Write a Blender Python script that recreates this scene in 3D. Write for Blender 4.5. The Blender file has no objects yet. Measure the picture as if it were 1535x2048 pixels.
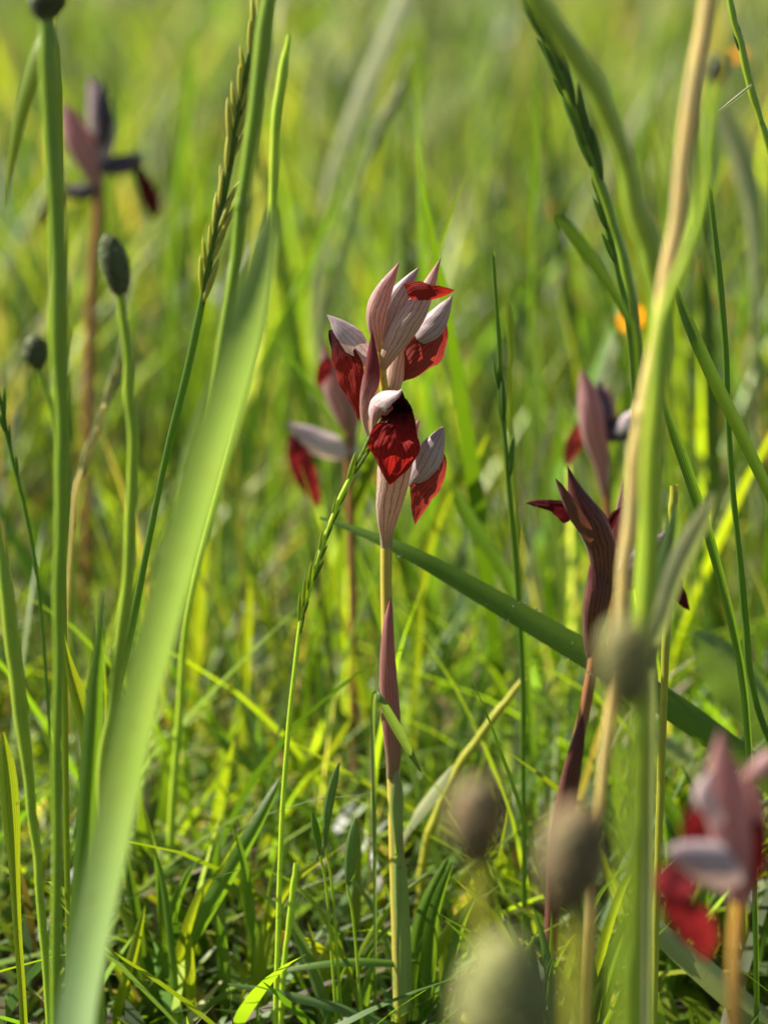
import bpy, math, random
import numpy as np
from mathutils import Vector, Matrix

# ------------------------------------------------------------------ camera, sky, sun, exposure
S = bpy.context.scene
COL = S.collection
PITCH = math.radians(12.0)
HALF = math.radians(11.0)
CAM_H = 0.35
FPX = 1024.0 / math.tan(HALF)            # focal length in photo pixels (photo 1535 x 2048)
Y0 = 0.80                                # ground distance of the main orchid

cam = bpy.data.cameras.new('camera')
cam.sensor_fit = 'VERTICAL'; cam.sensor_height = 36.0
cam.lens = 18.0 / math.tan(HALF)
cam.clip_start = 0.02; cam.clip_end = 2000
cam.dof.use_dof = True
cam.dof.focus_distance = 0.803
cam.dof.aperture_fstop = 7.6
co = bpy.data.objects.new('camera', cam); COL.objects.link(co)
co.location = (0, 0, CAM_H); co.rotation_euler = (math.pi / 2 - PITCH, 0, 0)
S.camera = co

SUN_DIR = Vector((-0.66, 0.20, 0.70)).normalized()      # towards the sun
w = bpy.data.worlds.new('World'); S.world = w; w.use_nodes = True
nt = w.node_tree; bg = nt.nodes['Background']
sky = nt.nodes.new('ShaderNodeTexSky'); sky.sky_type = 'NISHITA'; sky.sun_disc = False
sky.sun_elevation = math.asin(SUN_DIR.z); sky.sun_rotation = math.atan2(SUN_DIR.x, SUN_DIR.y)
nt.links.new(sky.outputs[0], bg.inputs[0]); bg.inputs[1].default_value = 0.05
sl = bpy.data.lights.new('sun', 'SUN'); sl.energy = 5.0; sl.angle = math.radians(0.5); sl.color = (1.0, 0.93, 0.82)
so = bpy.data.objects.new('sun', sl); COL.objects.link(so)
so.rotation_euler = SUN_DIR.to_track_quat('Z', 'Y').to_euler(); so.location = SUN_DIR * 3

S.view_settings.view_transform = 'Standard'; S.view_settings.look = 'None'
S.view_settings.exposure = 1.1; S.view_settings.gamma = 1.0
S.render.engine = 'CYCLES'
S.cycles.use_denoising = True
S.cycles.max_bounces = 6; S.cycles.diffuse_bounces = 3; S.cycles.glossy_bounces = 2; S.cycles.transmission_bounces = 3
S.cycles.sample_clamp_indirect = 6.0

random.seed(7); RNG = np.random.default_rng(11)

# ------------------------------------------------------------------ geometry helpers
def ray(px, py):
    a, b = (px - 767.5) / FPX, (1024.0 - py) / FPX
    return np.array([a, math.cos(PITCH) + b * math.sin(PITCH), -math.sin(PITCH) + b * math.cos(PITCH)])

def W(px, py, Y):
    """point of the upright plane y = Y that lies behind that place of the photo, and metres per photo pixel there"""
    d = ray(px, py); t = Y / d[1]
    return np.array([0, 0, CAM_H]) + d * t, t / FPX

def cr(c, n):
    c = np.asarray(c, float); K = len(c)
    p = np.vstack([2 * c[0] - c[1], c, 2 * c[-1] - c[-2]])
    t = np.linspace(0, K - 1, n); i = np.minimum(t.astype(int), K - 2); f = (t - i)[:, None]
    a, b, d, e = p[i], p[i + 1], p[i + 2], p[i + 3]
    return 0.5 * (2 * b + (d - a) * f + (2 * a - 5 * b + 4 * d - e) * f ** 2 + (3 * b - a - 3 * d + e) * f ** 3)

def unit(v): return v / np.maximum(np.linalg.norm(v, axis=-1, keepdims=True), 1e-12)

def grid_mesh(name, P, closed=False, caps=False):
    """P: (nv, nu, 3) grid of points; UV: u across, v along"""
    nv, nu, _ = P.shape
    me = bpy.data.meshes.new(name)
    idx = np.arange(nv * nu).reshape(nv, nu)
    if closed: idx2 = np.concatenate([idx, idx[:, :1]], 1)
    else: idx2 = idx
    q = np.stack([idx2[:-1, :-1], idx2[:-1, 1:], idx2[1:, 1:], idx2[1:, :-1]], -1).reshape(-1, 4)
    faces = q.tolist()
    if caps: faces += [idx[0, ::-1].tolist(), idx[-1].tolist()]
    me.from_pydata(P.reshape(-1, 3).tolist(), [], faces)
    uu = np.linspace(0, 1, idx2.shape[1]); vv = np.linspace(0, 1, nv)
    U, V = np.meshgrid(uu, vv)
    fr = np.stack([np.stack([U[:-1, :-1], V[:-1, :-1]], -1), np.stack([U[:-1, 1:], V[:-1, 1:]], -1),
                   np.stack([U[1:, 1:], V[1:, 1:]], -1), np.stack([U[1:, :-1], V[1:, :-1]], -1)], 2).reshape(-1, 2)
    if caps: fr = np.vstack([fr, np.full((2 * nu, 2), 0.5)])
    uv = me.uv_layers.new(name='UVMap'); uv.data.foreach_set('uv', fr.ravel().astype(np.float32))
    me.polygons.foreach_set('use_smooth', [True] * len(me.polygons)); me.update()
    return me

def link(name, me, mat, parent=None):
    o = bpy.data.objects.new(name, me); COL.objects.link(o)
    if mat is not None:
        me.materials.clear(); me.materials.append(mat)
    if parent is not None: o.parent = parent
    return o

def tag(o, label=None, cat=None, group=None, kind=None):
    if label: o['label'] = label
    if cat: o['category'] = cat
    if group: o['group'] = group
    if kind: o['kind'] = kind
    return o

def thing(name, label, cat, group=None):
    o = bpy.data.objects.new(name, None); COL.objects.link(o); o.empty_display_size = 0.01
    return tag(o, label, cat, group)

def empty(name, parent):
    o = bpy.data.objects.new(name, None); COL.objects.link(o); o.parent = parent; o.empty_display_size = 0.005
    return o

def place(pts, Y, tf=None):
    """(x, y, mm towards/away from the viewer, half-width in px) -> world points and half-widths"""
    C, R = [], []
    for p in pts:
        x, y, dy, hw = p
        s = 1.0
        if tf: x, y, s = tf[0] + x / tf[2], tf[1] + y / tf[2], 1.0 / tf[2]
        q, m = W(x, y, Y + dy * 0.001); C.append(q); R.append(hw * s * m)
    return np.array(C), np.array(R)

def frames(C, N):
    T = unit(np.gradient(C, axis=0))
    N = N - (N * T).sum(1, keepdims=True) * T; N = unit(N)
    return T, N, np.cross(T, N)

def sheet(C, R, face, arc, nv=26, nu=13, keel=0.0, ripple=0.0, rk=5.0, twist=0.0, seed=0, crumple=0.0):
    """petal or leaf: C spine, R half-widths, face: outward normals (1 or per control point), arc: degrees (bends the edges away from the normal)"""
    K = len(C)
    face = np.asarray(face, float); face = np.repeat(face[None], K, 0) if face.ndim == 1 else np.array([face[min(int(i * len(face) / K), len(face) - 1)] for i in range(K)]) if len(face) != K else face
    arc = np.full(K, float(arc)) if np.isscalar(arc) else np.interp(np.linspace(0, 1, K), np.linspace(0, 1, len(arc)), arc)
    D = cr(np.hstack([C, R[:, None], face, arc[:, None]]), nv)
    c, r, N, th = D[:, :3], np.maximum(D[:, 3], 0.00004), D[:, 4:7], np.radians(D[:, 7])
    T, N, B = frames(c, N)
    v = np.linspace(0, 1, nv)
    if twist:
        a = np.radians(twist) * v; ca, sa = np.cos(a)[:, None], np.sin(a)[:, None]
        N, B = N * ca + B * sa, B * ca - N * sa
    u = np.linspace(-1, 1, nu)
    sg = np.where(th < 0, -1, 1); h = np.maximum(np.abs(th), 0.02) / 2
    RR = r / np.where(h < math.pi / 2, np.sin(h), 1.0)
    ph = h[:, None] * u[None]
    lat = RR[:, None] * np.sin(ph); dep = -(sg * RR)[:, None] * (1 - np.cos(ph))
    dep = dep - keel * r[:, None] * np.abs(u)[None]
    if ripple:
        rs = np.random.default_rng(seed); p1, p2 = rs.uniform(0, 6.28, 2)
        e = np.abs(u)[None] ** 2
        dep = dep + ripple * r[:, None] * e * (np.sin(rk * 6.28 * v[:, None] + p1 + (u[None] > 0) * p2) * 0.6 + 0.4 * np.sin(rk * 2.3 * 6.28 * v[:, None] + p2))
        lat = lat * (1 + 0.25 * ripple * e * np.sin(rk * 1.7 * 6.28 * v[:, None] + p2 + (u[None] > 0) * 2))
    if crumple:
        rs = np.random.default_rng(seed + 50); f = 0
        for k, am in ((1.3, 1.0), (2.4, 0.6), (4.5, 0.35), (8.0, 0.16)):
            for _ in range(2):
                q = rs.uniform(-1, 1, 2) * k; f = f + am * np.sin(6.28 * (q[0] * v[:, None] * 1.4 + q[1] * u[None] * 0.6) + rs.uniform(0, 6.28))
        dep = dep + crumple * r[:, None] * f * 0.5
    return c[:, None] + lat[..., None] * B[:, None] + dep[..., None] * N[:, None]

def tube(C, R, nv=24, nu=10, flat=1.0, face=(0, -1, 0), ridges=0, ridge=0.0):
    D = cr(np.hstack([C, R[:, None]]), nv)
    c, r = D[:, :3], np.maximum(D[:, 3], 0.00004)
    T, N, B = frames(c, np.repeat(np.asarray(face, float)[None], nv, 0))
    a = np.linspace(0, 2 * math.pi, nu, endpoint=False) + math.pi / 2
    rr = r[:, None] * (1 + ridge * np.cos(ridges * a)[None]) if ridges else np.repeat(r[:, None], nu, 1)
    return c[:, None] + (rr * np.cos(a))[..., None] * B[:, None] + (rr * np.sin(a) * -flat)[..., None] * N[:, None]

def rooted(C, R, taper=0.9, drift=0.25):
    """carry a stem on from its last seen point down into the soil"""
    p, q = C[-1], C[-2]
    if p[2] < 0.004: return C, R
    d = p - q; s = d[0] / max(-d[2], 0.02) if d[2] < 0 else 0.0
    s = max(-0.7, min(0.7, s)) * drift * 2
    ex, er = [], []
    n = 3
    for i in range(1, n + 1):
        f = i / n
        ex.append([p[0] + s * p[2] * f * (1 - 0.4 * f), p[1], p[2] * (1 - f) - 0.006 * f]); er.append(R[-1] * (1 - (1 - taper) * f))
    return np.vstack([C, ex]), np.concatenate([R, er])

def wobble(C, R, n=34, a=0.16):
    """uneven thickness and slight crookedness along a stem"""
    D = cr(np.hstack([C, R[:, None]]), n); k = RNG.normal(0, 1, (n, 2)); k = (k + np.roll(k, 1, 0)) / 2
    D[:, 3] *= 1 + a * 0.6 * k[:, 0]; D[:, 0] += D[:, 3] * a * k[:, 1]
    return D[:, :3], D[:, 3]

# ------------------------------------------------------------------ materials
class NB:
    def __init__(s, name):
        s.m = bpy.data.materials.new(name); s.m.use_nodes = True; s.t = s.m.node_tree; s.t.nodes.clear()
        s.out = s.t.nodes.new('ShaderNodeOutputMaterial')
    def n(s, typ, **kw):
        x = s.t.nodes.new(typ)
        for k, v in kw.items():
            if k.startswith('_'): x.inputs[k[1:].replace('_', ' ')].default_value = v
            else: setattr(x, k, v)
        return x
    def l(s, a, b): s.t.links.new(a, b)
    def math(s, op, a, b=None, c=None, clamp=False):
        x = s.t.nodes.new('ShaderNodeMath'); x.operation = op; x.use_clamp = clamp
        for i, v in enumerate((a, b, c)):
            if v is None: continue
            if isinstance(v, (int, float)): x.inputs[i].default_value = v
            else: s.l(v, x.inputs[i])
        return x.outputs[0]
    def mix(s, f, a, b, blend='MIX'):
        x = s.t.nodes.new('ShaderNodeMix'); x.data_type = 'RGBA'; x.blend_type = blend
        for i, v in ((0, f), (6, a), (7, b)):
            if isinstance(v, (int, float)): x.inputs[i].default_value = v
            elif isinstance(v, tuple): x.inputs[i].default_value = (*v, 1)[:4]
            else: s.l(v, x.inputs[i])
        return x.outputs[2]
    def ramp(s, f, stops):
        x = s.t.nodes.new('ShaderNodeValToRGB'); e = x.color_ramp.elements
        while len(e) < len(stops): e.new(0.5)
        for el, (p, c) in zip(e, stops): el.position = p; el.color = (*c, 1)
        s.l(f, x.inputs[0]); return x.outputs[0]
    def noise(s, vec, scale, detail=3, rough=0.55):
        x = s.n('ShaderNodeTexNoise'); x.inputs['Scale'].default_value = scale; x.inputs['Detail'].default_value = detail
        x.inputs['Roughness'].default_value = rough
        if vec is not None: s.l(vec, x.inputs['Vector'])
        return x.outputs['Fac']

def finish(b, col, tcol, tf, rough, spec, bump=None, bstr=0.3, bdist=0.0004, sheen=0.0, coat=0.0, sss=0.0):
    p = b.n('ShaderNodeBsdfPrincipled'); p.inputs['Roughness'].default_value = rough
    p.inputs['Specular IOR Level'].default_value = spec
    p.inputs['Sheen Weight'].default_value = sheen
    if sss: p.inputs['Subsurface Weight'].default_value = sss; p.inputs['Subsurface Radius'].default_value = (0.9, 1.0, 0.3); p.inputs['Subsurface Scale'].default_value = 0.003
    if coat: p.inputs['Coat Weight'].default_value = coat; p.inputs['Coat Roughness'].default_value = 0.25
    b.l(col, p.inputs['Base Color'])
    tr = b.n('ShaderNodeBsdfTranslucent'); b.l(tcol, tr.inputs['Color'])
    if bump is not None:
        bp = b.n('ShaderNodeBump'); bp.inputs['Strength'].default_value = bstr; bp.inputs['Distance'].default_value = bdist
        b.l(bump, bp.inputs['Height']); b.l(bp.outputs[0], p.inputs['Normal']); b.l(bp.outputs[0], tr.inputs['Normal'])
    ms = b.n('ShaderNodeMixShader'); ms.inputs[0].default_value = tf
    b.l(p.outputs[0], ms.inputs[1]); b.l(tr.outputs[0], ms.inputs[2]); b.l(ms.outputs[0], b.out.inputs['Surface'])
    return b.m

def uv_xy(b):
    tc = b.n('ShaderNodeTexCoord'); sx = b.n('ShaderNodeSeparateXYZ'); b.l(tc.outputs['UV'], sx.inputs[0])
    return tc, sx.outputs[0], sx.outputs[1]

def mat_leaf(name, col, tcol, tf=0.45, rough=0.42, spec=0.5, veins=9, vein=0.25, tip=None, base=None, sss=0.0):
    """parallel-veined leaf or stem: ribs along its length, mottling, optional tip / base colours"""
    b = NB(name); tc, u, v = uv_xy(b)
    ob = tc.outputs['Object']
    n1 = b.noise(ob, 90, 4); n2 = b.noise(ob, 900, 2)
    wav = b.math('SINE', b.math('MULTIPLY', u, veins * 6.283))
    rib = b.math('MULTIPLY_ADD', wav, 0.5, 0.5)
    c = b.mix(b.math('MULTIPLY', rib, vein), tuple(col), tuple(x * 0.55 for x in col))
    t = b.mix(b.math('MULTIPLY', rib, vein), tuple(tcol), tuple(x * 0.6 for x in tcol))
    f = b.math('MULTIPLY_ADD', n1, 1.4, -0.25, clamp=True)
    c = b.mix(f, c, (col[0] * 1.5 + 0.01, col[1] * 1.2, col[2] * 0.9)); t = b.mix(f, t, (tcol[0] * 1.15, tcol[1] * 0.95, tcol[2]))
    if tip:
        g = b.math('SMOOTH_MIN', b.math('MULTIPLY_ADD', v, -6.0, 1.1, clamp=True), 1.0, 0.1)
        c = b.mix(g, c, tuple(tip)); t = b.mix(g, t, tuple(tip))
    if base:
        g = b.math('MULTIPLY_ADD', v, 3.0, -1.8, clamp=True)
        c = b.mix(g, c, tuple(base)); t = b.mix(g, t, tuple(base))
    sp = b.math('MULTIPLY', b.math('MULTIPLY_ADD', b.noise(ob, 330, 3, 0.7), 9.0, -5.6, clamp=True), 0.6)
    c = b.mix(sp, c, (0.20, 0.13, 0.05)); t = b.mix(sp, t, (0.20, 0.12, 0.03))
    bump = b.math('ADD', b.math('MULTIPLY', rib, 0.7), n2)
    return finish(b, c, t, tf, rough, spec, bump, 0.35, 0.0003, sss=sss)

def mat_bract(name, pale, vein, tipc, nveins=7, tf=0.35, basec=None, vw=0.16, tipstart=0.45, gain=1.0):
    """orchid bract: pale skin with fine dark parallel veins and cross links, own tip colour; v = 0 is the base"""
    b = NB(name); tc, u, v = uv_xy(b); ob = tc.outputs['Object']
    n1 = b.noise(ob, 260, 4); n2 = b.noise(ob, 1500, 3)
    nl = b.noise(ob, 110, 2)
    uu = b.math('MULTIPLY_ADD', nl, 0.10, b.math('MULTIPLY_ADD', n1, 0.035, u))
    fr = b.math('FRACT', b.math('MULTIPLY', uu, nveins))
    dist = b.math('ABSOLUTE', b.math('SUBTRACT', fr, 0.5))
    line = b.math('SUBTRACT', 1.0, b.math('DIVIDE', dist, vw), clamp=True)
    vor = b.n('ShaderNodeTexVoronoi', feature='DISTANCE_TO_EDGE'); vor.inputs['Scale'].default_value = 1.0
    mp = b.n('ShaderNodeMapping'); mp.inputs['Scale'].default_value = (nveins * 2, 22, 1); b.l(tc.outputs['UV'], mp.inputs[0]); b.l(mp.outputs[0], vor.inputs['Vector'])
    net = b.math('MULTIPLY', b.math('SUBTRACT', 1.0, b.math('DIVIDE', vor.outputs['Distance'], 0.05), clamp=True), 0.35)
    line = b.math('MULTIPLY', line, b.math('MULTIPLY_ADD', b.noise(ob, 420, 2), 2.6, -0.35, clamp=True))
    line = b.math('MAXIMUM', line, net)
    skin = b.mix(b.math('MULTIPLY_ADD', n1, 1.6, -0.4, clamp=True), tuple(pale), tuple(0.7 * p + 0.3 * t for p, t in zip(pale, tipc)))
    g = b.math('MULTIPLY_ADD', b.math('SUBTRACT', v, tipstart), gain / (1 - tipstart), b.math('MULTIPLY_ADD', n1, 0.4, -0.2), clamp=True)
    skin = b.mix(g, skin, tuple(tipc))
    if basec:
        g2 = b.math('MULTIPLY_ADD', v, -4.0, 1.0, clamp=True); skin = b.mix(g2, skin, tuple(basec))
    c = b.mix(b.math('MULTIPLY', line, 0.95), skin, tuple(vein))
    t = b.mix(1.0, c, (1.25, 1.0, 0.8), 'MULTIPLY')
    bump = b.math('ADD', b.math('MULTIPLY', line, -0.6), n2)
    return finish(b, c, t, tf, 0.45, 0.4, bump, 0.4, 0.0002, sheen=0.15)

def mat_lip(name, red=(0.27, 0.022, 0.016), dark=(0.045, 0.007, 0.010), tred=(0.52, 0.030, 0.018), split=0.30, tf=0.42):
    """orchid lip: velvety red with fan veins; its throat end (v = 0) is blackish maroon"""
    b = NB(name); tc, u, v = uv_xy(b); ob = tc.outputs['Object']
    n1 = b.noise(ob, 300, 4); n2 = b.noise(ob, 2200, 3)
    au = b.math('ABSOLUTE', b.math('SUBTRACT', u, 0.5))
    w1 = b.math('MULTIPLY_ADD', au, 11.0, b.math('MULTIPLY', v, -7.0))
    w1 = b.math('MULTIPLY_ADD', n1, 1.1, w1)
    dist = b.math('ABSOLUTE', b.math('SUBTRACT', b.math('FRACT', b.math('MULTIPLY', w1, 0.95)), 0.5))
    line = b.math('SUBTRACT', 1.0, b.math('DIVIDE', dist, 0.30), clamp=True)
    f = b.math('MULTIPLY_ADD', n1, 1.6, -0.35, clamp=True)
    skin = b.mix(f, tuple(red), (red[0] * 1.35, red[1] * 1.7, red[2] * 1.6))
    c = b.mix(b.math('MULTIPLY', line, 0.6), skin, tuple(x * 0.45 for x in red))
    t = b.mix(b.math('MULTIPLY', line, 0.45), tuple(tred), tuple(x * 0.45 for x in tred))
    g = b.math('MULTIPLY_ADD', b.math('SUBTRACT', v, split), -4.0, b.math('MULTIPLY_ADD', n1, 1.2, -0.1), clamp=True)
    c = b.mix(g, c, tuple(dark)); t = b.mix(g, t, tuple(x * 0.8 for x in dark))
    bump = b.math('ADD', b.math('MULTIPLY', line, -0.8), b.math('MULTIPLY', n2, 1.3))
    return finish(b, c, t, tf, 0.68, 0.10, bump, 0.45, 0.0005, sheen=0.03)

M = {}
M['green'] = mat_leaf('leaf_green', (0.085, 0.19, 0.025), (0.22, 0.42, 0.015))
M['bright'] = mat_leaf('leaf_yellow_green', (0.15, 0.25, 0.02), (0.42, 0.55, 0.012), 0.5)
M['dark'] = mat_leaf('leaf_dark_green', (0.065, 0.15, 0.012), (0.17, 0.32, 0.01), 0.42)
M['glauc'] = mat_leaf('leaf_bluish_green', (0.10, 0.20, 0.075), (0.26, 0.42, 0.04), 0.45, 0.38)
M['broad'] = mat_leaf('leaf_broad_blade', (0.19, 0.33, 0.10), (0.30, 0.48, 0.07), 0.52, 0.36, veins=8, vein=0.35, base=(0.30, 0.44, 0.26))  # base colour paints the sky-lit, bluish look of the lower blade
M['pale'] = mat_leaf('leaf_pale', (0.32, 0.38, 0.22), (0.38, 0.48, 0.12), 0.4, 0.3)  # pale leaves; for the whitish ones the glossy glare is in this colour
M['straw'] = mat_leaf('dry_straw', (0.62, 0.54, 0.25), (0.66, 0.50, 0.15), 0.08, 0.4, veins=4, sss=0.6)
M['olive'] = mat_leaf('stem_olive', (0.34, 0.38, 0.05), (0.40, 0.42, 0.03), 0.1, veins=4, sss=0.7)
M['stemgreen'] = mat_leaf('stem_green', (0.25, 0.40, 0.04), (0.30, 0.46, 0.03), 0.1, 0.4, veins=5, sss=0.7)
M['stemlime'] = mat_leaf('stem_lime', (0.34, 0.52, 0.05), (0.42, 0.55, 0.02), 0.1, 0.4, veins=5, sss=0.75)
M['stemdeep'] = mat_leaf('stem_deep_green', (0.19, 0.34, 0.03), (0.2, 0.4, 0.05), 0.1, 0.35, veins=5, sss=0.6)
M['ostem'] = mat_leaf('orchid_stem', (0.48, 0.42, 0.09), (0.5, 0.40, 0.06), 0.1, 0.4, veins=4, base=(0.26, 0.36, 0.09), sss=0.6)
M['rstem'] = mat_leaf('orchid_stem_red', (0.30, 0.15, 0.07), (0.36, 0.16, 0.05), 0.1, 0.4, veins=4, base=(0.17, 0.04, 0.03), sss=0.4)
M['orstem'] = mat_leaf('orchid_stem_orange', (0.56, 0.36, 0.10), (0.5, 0.3, 0.05), 0.1, 0.4, veins=4, sss=0.6)
M['bract'] = mat_bract('bract_pale', (0.66, 0.46, 0.40), (0.20, 0.035, 0.04), (0.50, 0.20, 0.20), 13, basec=(0.55, 0.46, 0.22), tipstart=0.5)
M['bractc'] = mat_bract('bract_cream', (0.70, 0.54, 0.42), (0.24, 0.06, 0.06), (0.48, 0.22, 0.21), 14, basec=(0.52, 0.44, 0.22), tipstart=0.6)
M['bractred'] = mat_bract('bract_red', (0.55, 0.30, 0.25), (0.07, 0.008, 0.012), (0.22, 0.022, 0.028), 8, basec=(0.66, 0.52, 0.40), tipstart=0.22, gain=2.2)
M['sheath'] = mat_bract('sheath_pink', (0.50, 0.24, 0.19), (0.26, 0.09, 0.08), (0.50, 0.18, 0.18), 16, basec=(0.34, 0.30, 0.12), vw=0.2)
M['gsheath'] = mat_leaf('sheath_green', (0.28, 0.42, 0.12), (0.34, 0.48, 0.05), 0.15, 0.4, veins=7, vein=0.45, base=(0.34, 0.26, 0.12), sss=0.5)
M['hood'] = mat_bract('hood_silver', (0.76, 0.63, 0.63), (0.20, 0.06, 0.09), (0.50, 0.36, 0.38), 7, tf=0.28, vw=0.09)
M['hooddark'] = mat_bract('hood_grey_violet_shaded', (0.52, 0.44, 0.45), (0.12, 0.04, 0.06), (0.44, 0.30, 0.31), 7, tf=0.25, vw=0.11)  # darker hood: shade put into the colour; also the dusky tone of other orchids
M['brown'] = mat_bract('bract_brown_maroon', (0.25, 0.10, 0.06), (0.045, 0.008, 0.01), (0.15, 0.022, 0.026), 16, tf=0.3, basec=(0.26, 0.09, 0.06), vw=0.24, tipstart=0.4)
M['pinkb'] = mat_bract('bract_pink', (0.58, 0.34, 0.32), (0.25, 0.07, 0.07), (0.46, 0.25, 0.24), 7, tf=0.35)
M['violet'] = mat_bract('hood_violet_black', (0.075, 0.05, 0.065), (0.02, 0.008, 0.012), (0.16, 0.10, 0.12), 7, tf=0.12)
M['lip'] = mat_lip('lip_red')
M['lipfront'] = mat_lip('lip_deep_red', (0.29, 0.016, 0.014), (0.022, 0.003, 0.004), (0.52, 0.022, 0.016), split=0.26)
M['liptop'] = mat_lip('lip_top_red', split=-0.2)
M['throat'] = mat_lip('lip_throat', (0.035, 0.004, 0.006), (0.028, 0.004, 0.005), (0.04, 0.004, 0.006), split=0.4, tf=0.2)
M['liprose'] = mat_lip('lip_rose', (0.33, 0.05, 0.04), (0.06, 0.012, 0.016), (0.40, 0.045, 0.03), split=0.06)
M['lipmaroon'] = mat_lip('lip_maroon', (0.10, 0.010, 0.014), (0.03, 0.004, 0.008), (0.14, 0.01, 0.012), split=0.1)
M['lipred'] = mat_lip('lip_scarlet', (0.34, 0.025, 0.03), (0.10, 0.010, 0.015), (0.42, 0.03, 0.03), split=0.15)

def mat_head(name, c1, c2, c3):
    b = NB(name); tc, u, v = uv_xy(b); ob = tc.outputs['Object']
    vor = b.n('ShaderNodeTexVoronoi'); vor.inputs['Scale'].default_value = 700; b.l(ob, vor.inputs['Vector'])
    n1 = b.noise(ob, 220, 4)
    c = b.mix(b.math('MULTIPLY_ADD', n1, 2.0, -0.5, clamp=True), tuple(c1), tuple(c2))
    c = b.mix(b.math('MULTIPLY_ADD', vor.outputs['Distance'], 1.5, -0.4, clamp=True), c, tuple(c3))
    return finish(b, c, c, 0.12, 0.6, 0.3, vor.outputs['Distance'], 0.8, 0.0008)
M['head'] = mat_head('plantain_head_green', (0.12, 0.16, 0.06), (0.08, 0.10, 0.04), (0.20, 0.22, 0.10))
M['headbrown'] = mat_head('plantain_head_brown', (0.28, 0.21, 0.10), (0.36, 0.19, 0.08), (0.18, 0.19, 0.09))
M['headolive'] = mat_head('plantain_head_olive', (0.32, 0.31, 0.10), (0.24, 0.20, 0.07), (0.38, 0.36, 0.14))
M['headpale'] = mat_head('plantain_head_pale', (0.36, 0.40, 0.13), (0.40, 0.34, 0.12), (0.22, 0.25, 0.08))
M['yellow'] = mat_leaf('petal_yellow', (0.8, 0.36, 0.0), (0.8, 0.36, 0.0), 0.35, 0.7, 0.1, veins=4)
M['disc'] = mat_leaf('flower_disc', (0.6, 0.26, 0.01), (0.5, 0.2, 0.01), 0.1, 0.6)

def mat_mass(name, boost=(2.15, 2.05, 0.42), tf=0.48, rough=0.38):
    b = NB(name); at = b.n('ShaderNodeAttribute', attribute_name='Col'); tc = b.n('ShaderNodeTexCoord')
    n1 = b.noise(tc.outputs['Object'], 60, 2)
    c = b.mix(b.math('MULTIPLY_ADD', n1, 1.2, -0.3, clamp=True), at.outputs['Color'], b.mix(1.0, at.outputs['Color'], (1.35, 1.15, 0.9), 'MULTIPLY'))
    t = b.mix(1.0, c, boost, 'MULTIPLY')
    return finish(b, c, t, tf, rough, 0.5)
M['mass'] = mat_mass('meadow_grass', rough=0.42)
M['litter'] = mat_mass('dry_litter', (1.2, 1.0, 0.8), 0.25, 0.6)

b = NB('soil'); tc = b.n('ShaderNodeTexCoord'); ob = tc.outputs['Object']
n1 = b.noise(ob, 14, 6, 0.65); n2 = b.noise(ob, 160, 5, 0.7)
c = b.ramp(n1, [(0.3, (0.035, 0.026, 0.016)), (0.5, (0.06, 0.05, 0.025)), (0.72, (0.055, 0.075, 0.02))])
c = b.mix(b.math('MULTIPLY_ADD', n2, 2.0, -0.7, clamp=True), c, (0.11, 0.085, 0.05))
p = b.n('ShaderNodeBsdfPrincipled'); p.inputs['Roughness'].default_value = 0.9; b.l(c, p.inputs['Base Color'])
bp = b.n('ShaderNodeBump'); bp.inputs['Strength'].default_value = 0.8; bp.inputs['Distance'].default_value = 0.01; b.l(n2, bp.inputs['Height'])
b.l(bp.outputs[0], p.inputs['Normal']); b.l(p.outputs[0], b.out.inputs['Surface']); M['soil'] = b.m

# ------------------------------------------------------------------ setting: ground and the grass mass
def ground():
    xs = np.concatenate([[-900, -200, -40, -10, -4], np.linspace(-2.5, 2.5, 60), [4, 10, 40, 200, 900]])
    ys = np.concatenate([[-900, -200, -40, -8, -3], np.linspace(-1.2, 4.0, 80), np.linspace(4.5, 12, 16), [20, 40, 200, 900]])
    X, Y = np.meshgrid(xs, ys)
    near = np.clip(1 - np.hypot(X, Y) / 14, 0, 1)
    Z = 0.006 * near * (np.sin(X * 9 + 1.3 * np.sin(Y * 5)) + np.sin(Y * 11 + X * 3)) * np.clip((np.abs(Y - 0.8) + np.abs(X) - 0.1) * 3, 0, 1) - 0.004
    return tag(link('meadow_ground', grid_mesh('meadow_ground', np.stack([X, Y, Z], -1)), M['soil']), 'brown soil of the meadow under the grass', 'ground', kind='structure')
ground()

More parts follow.
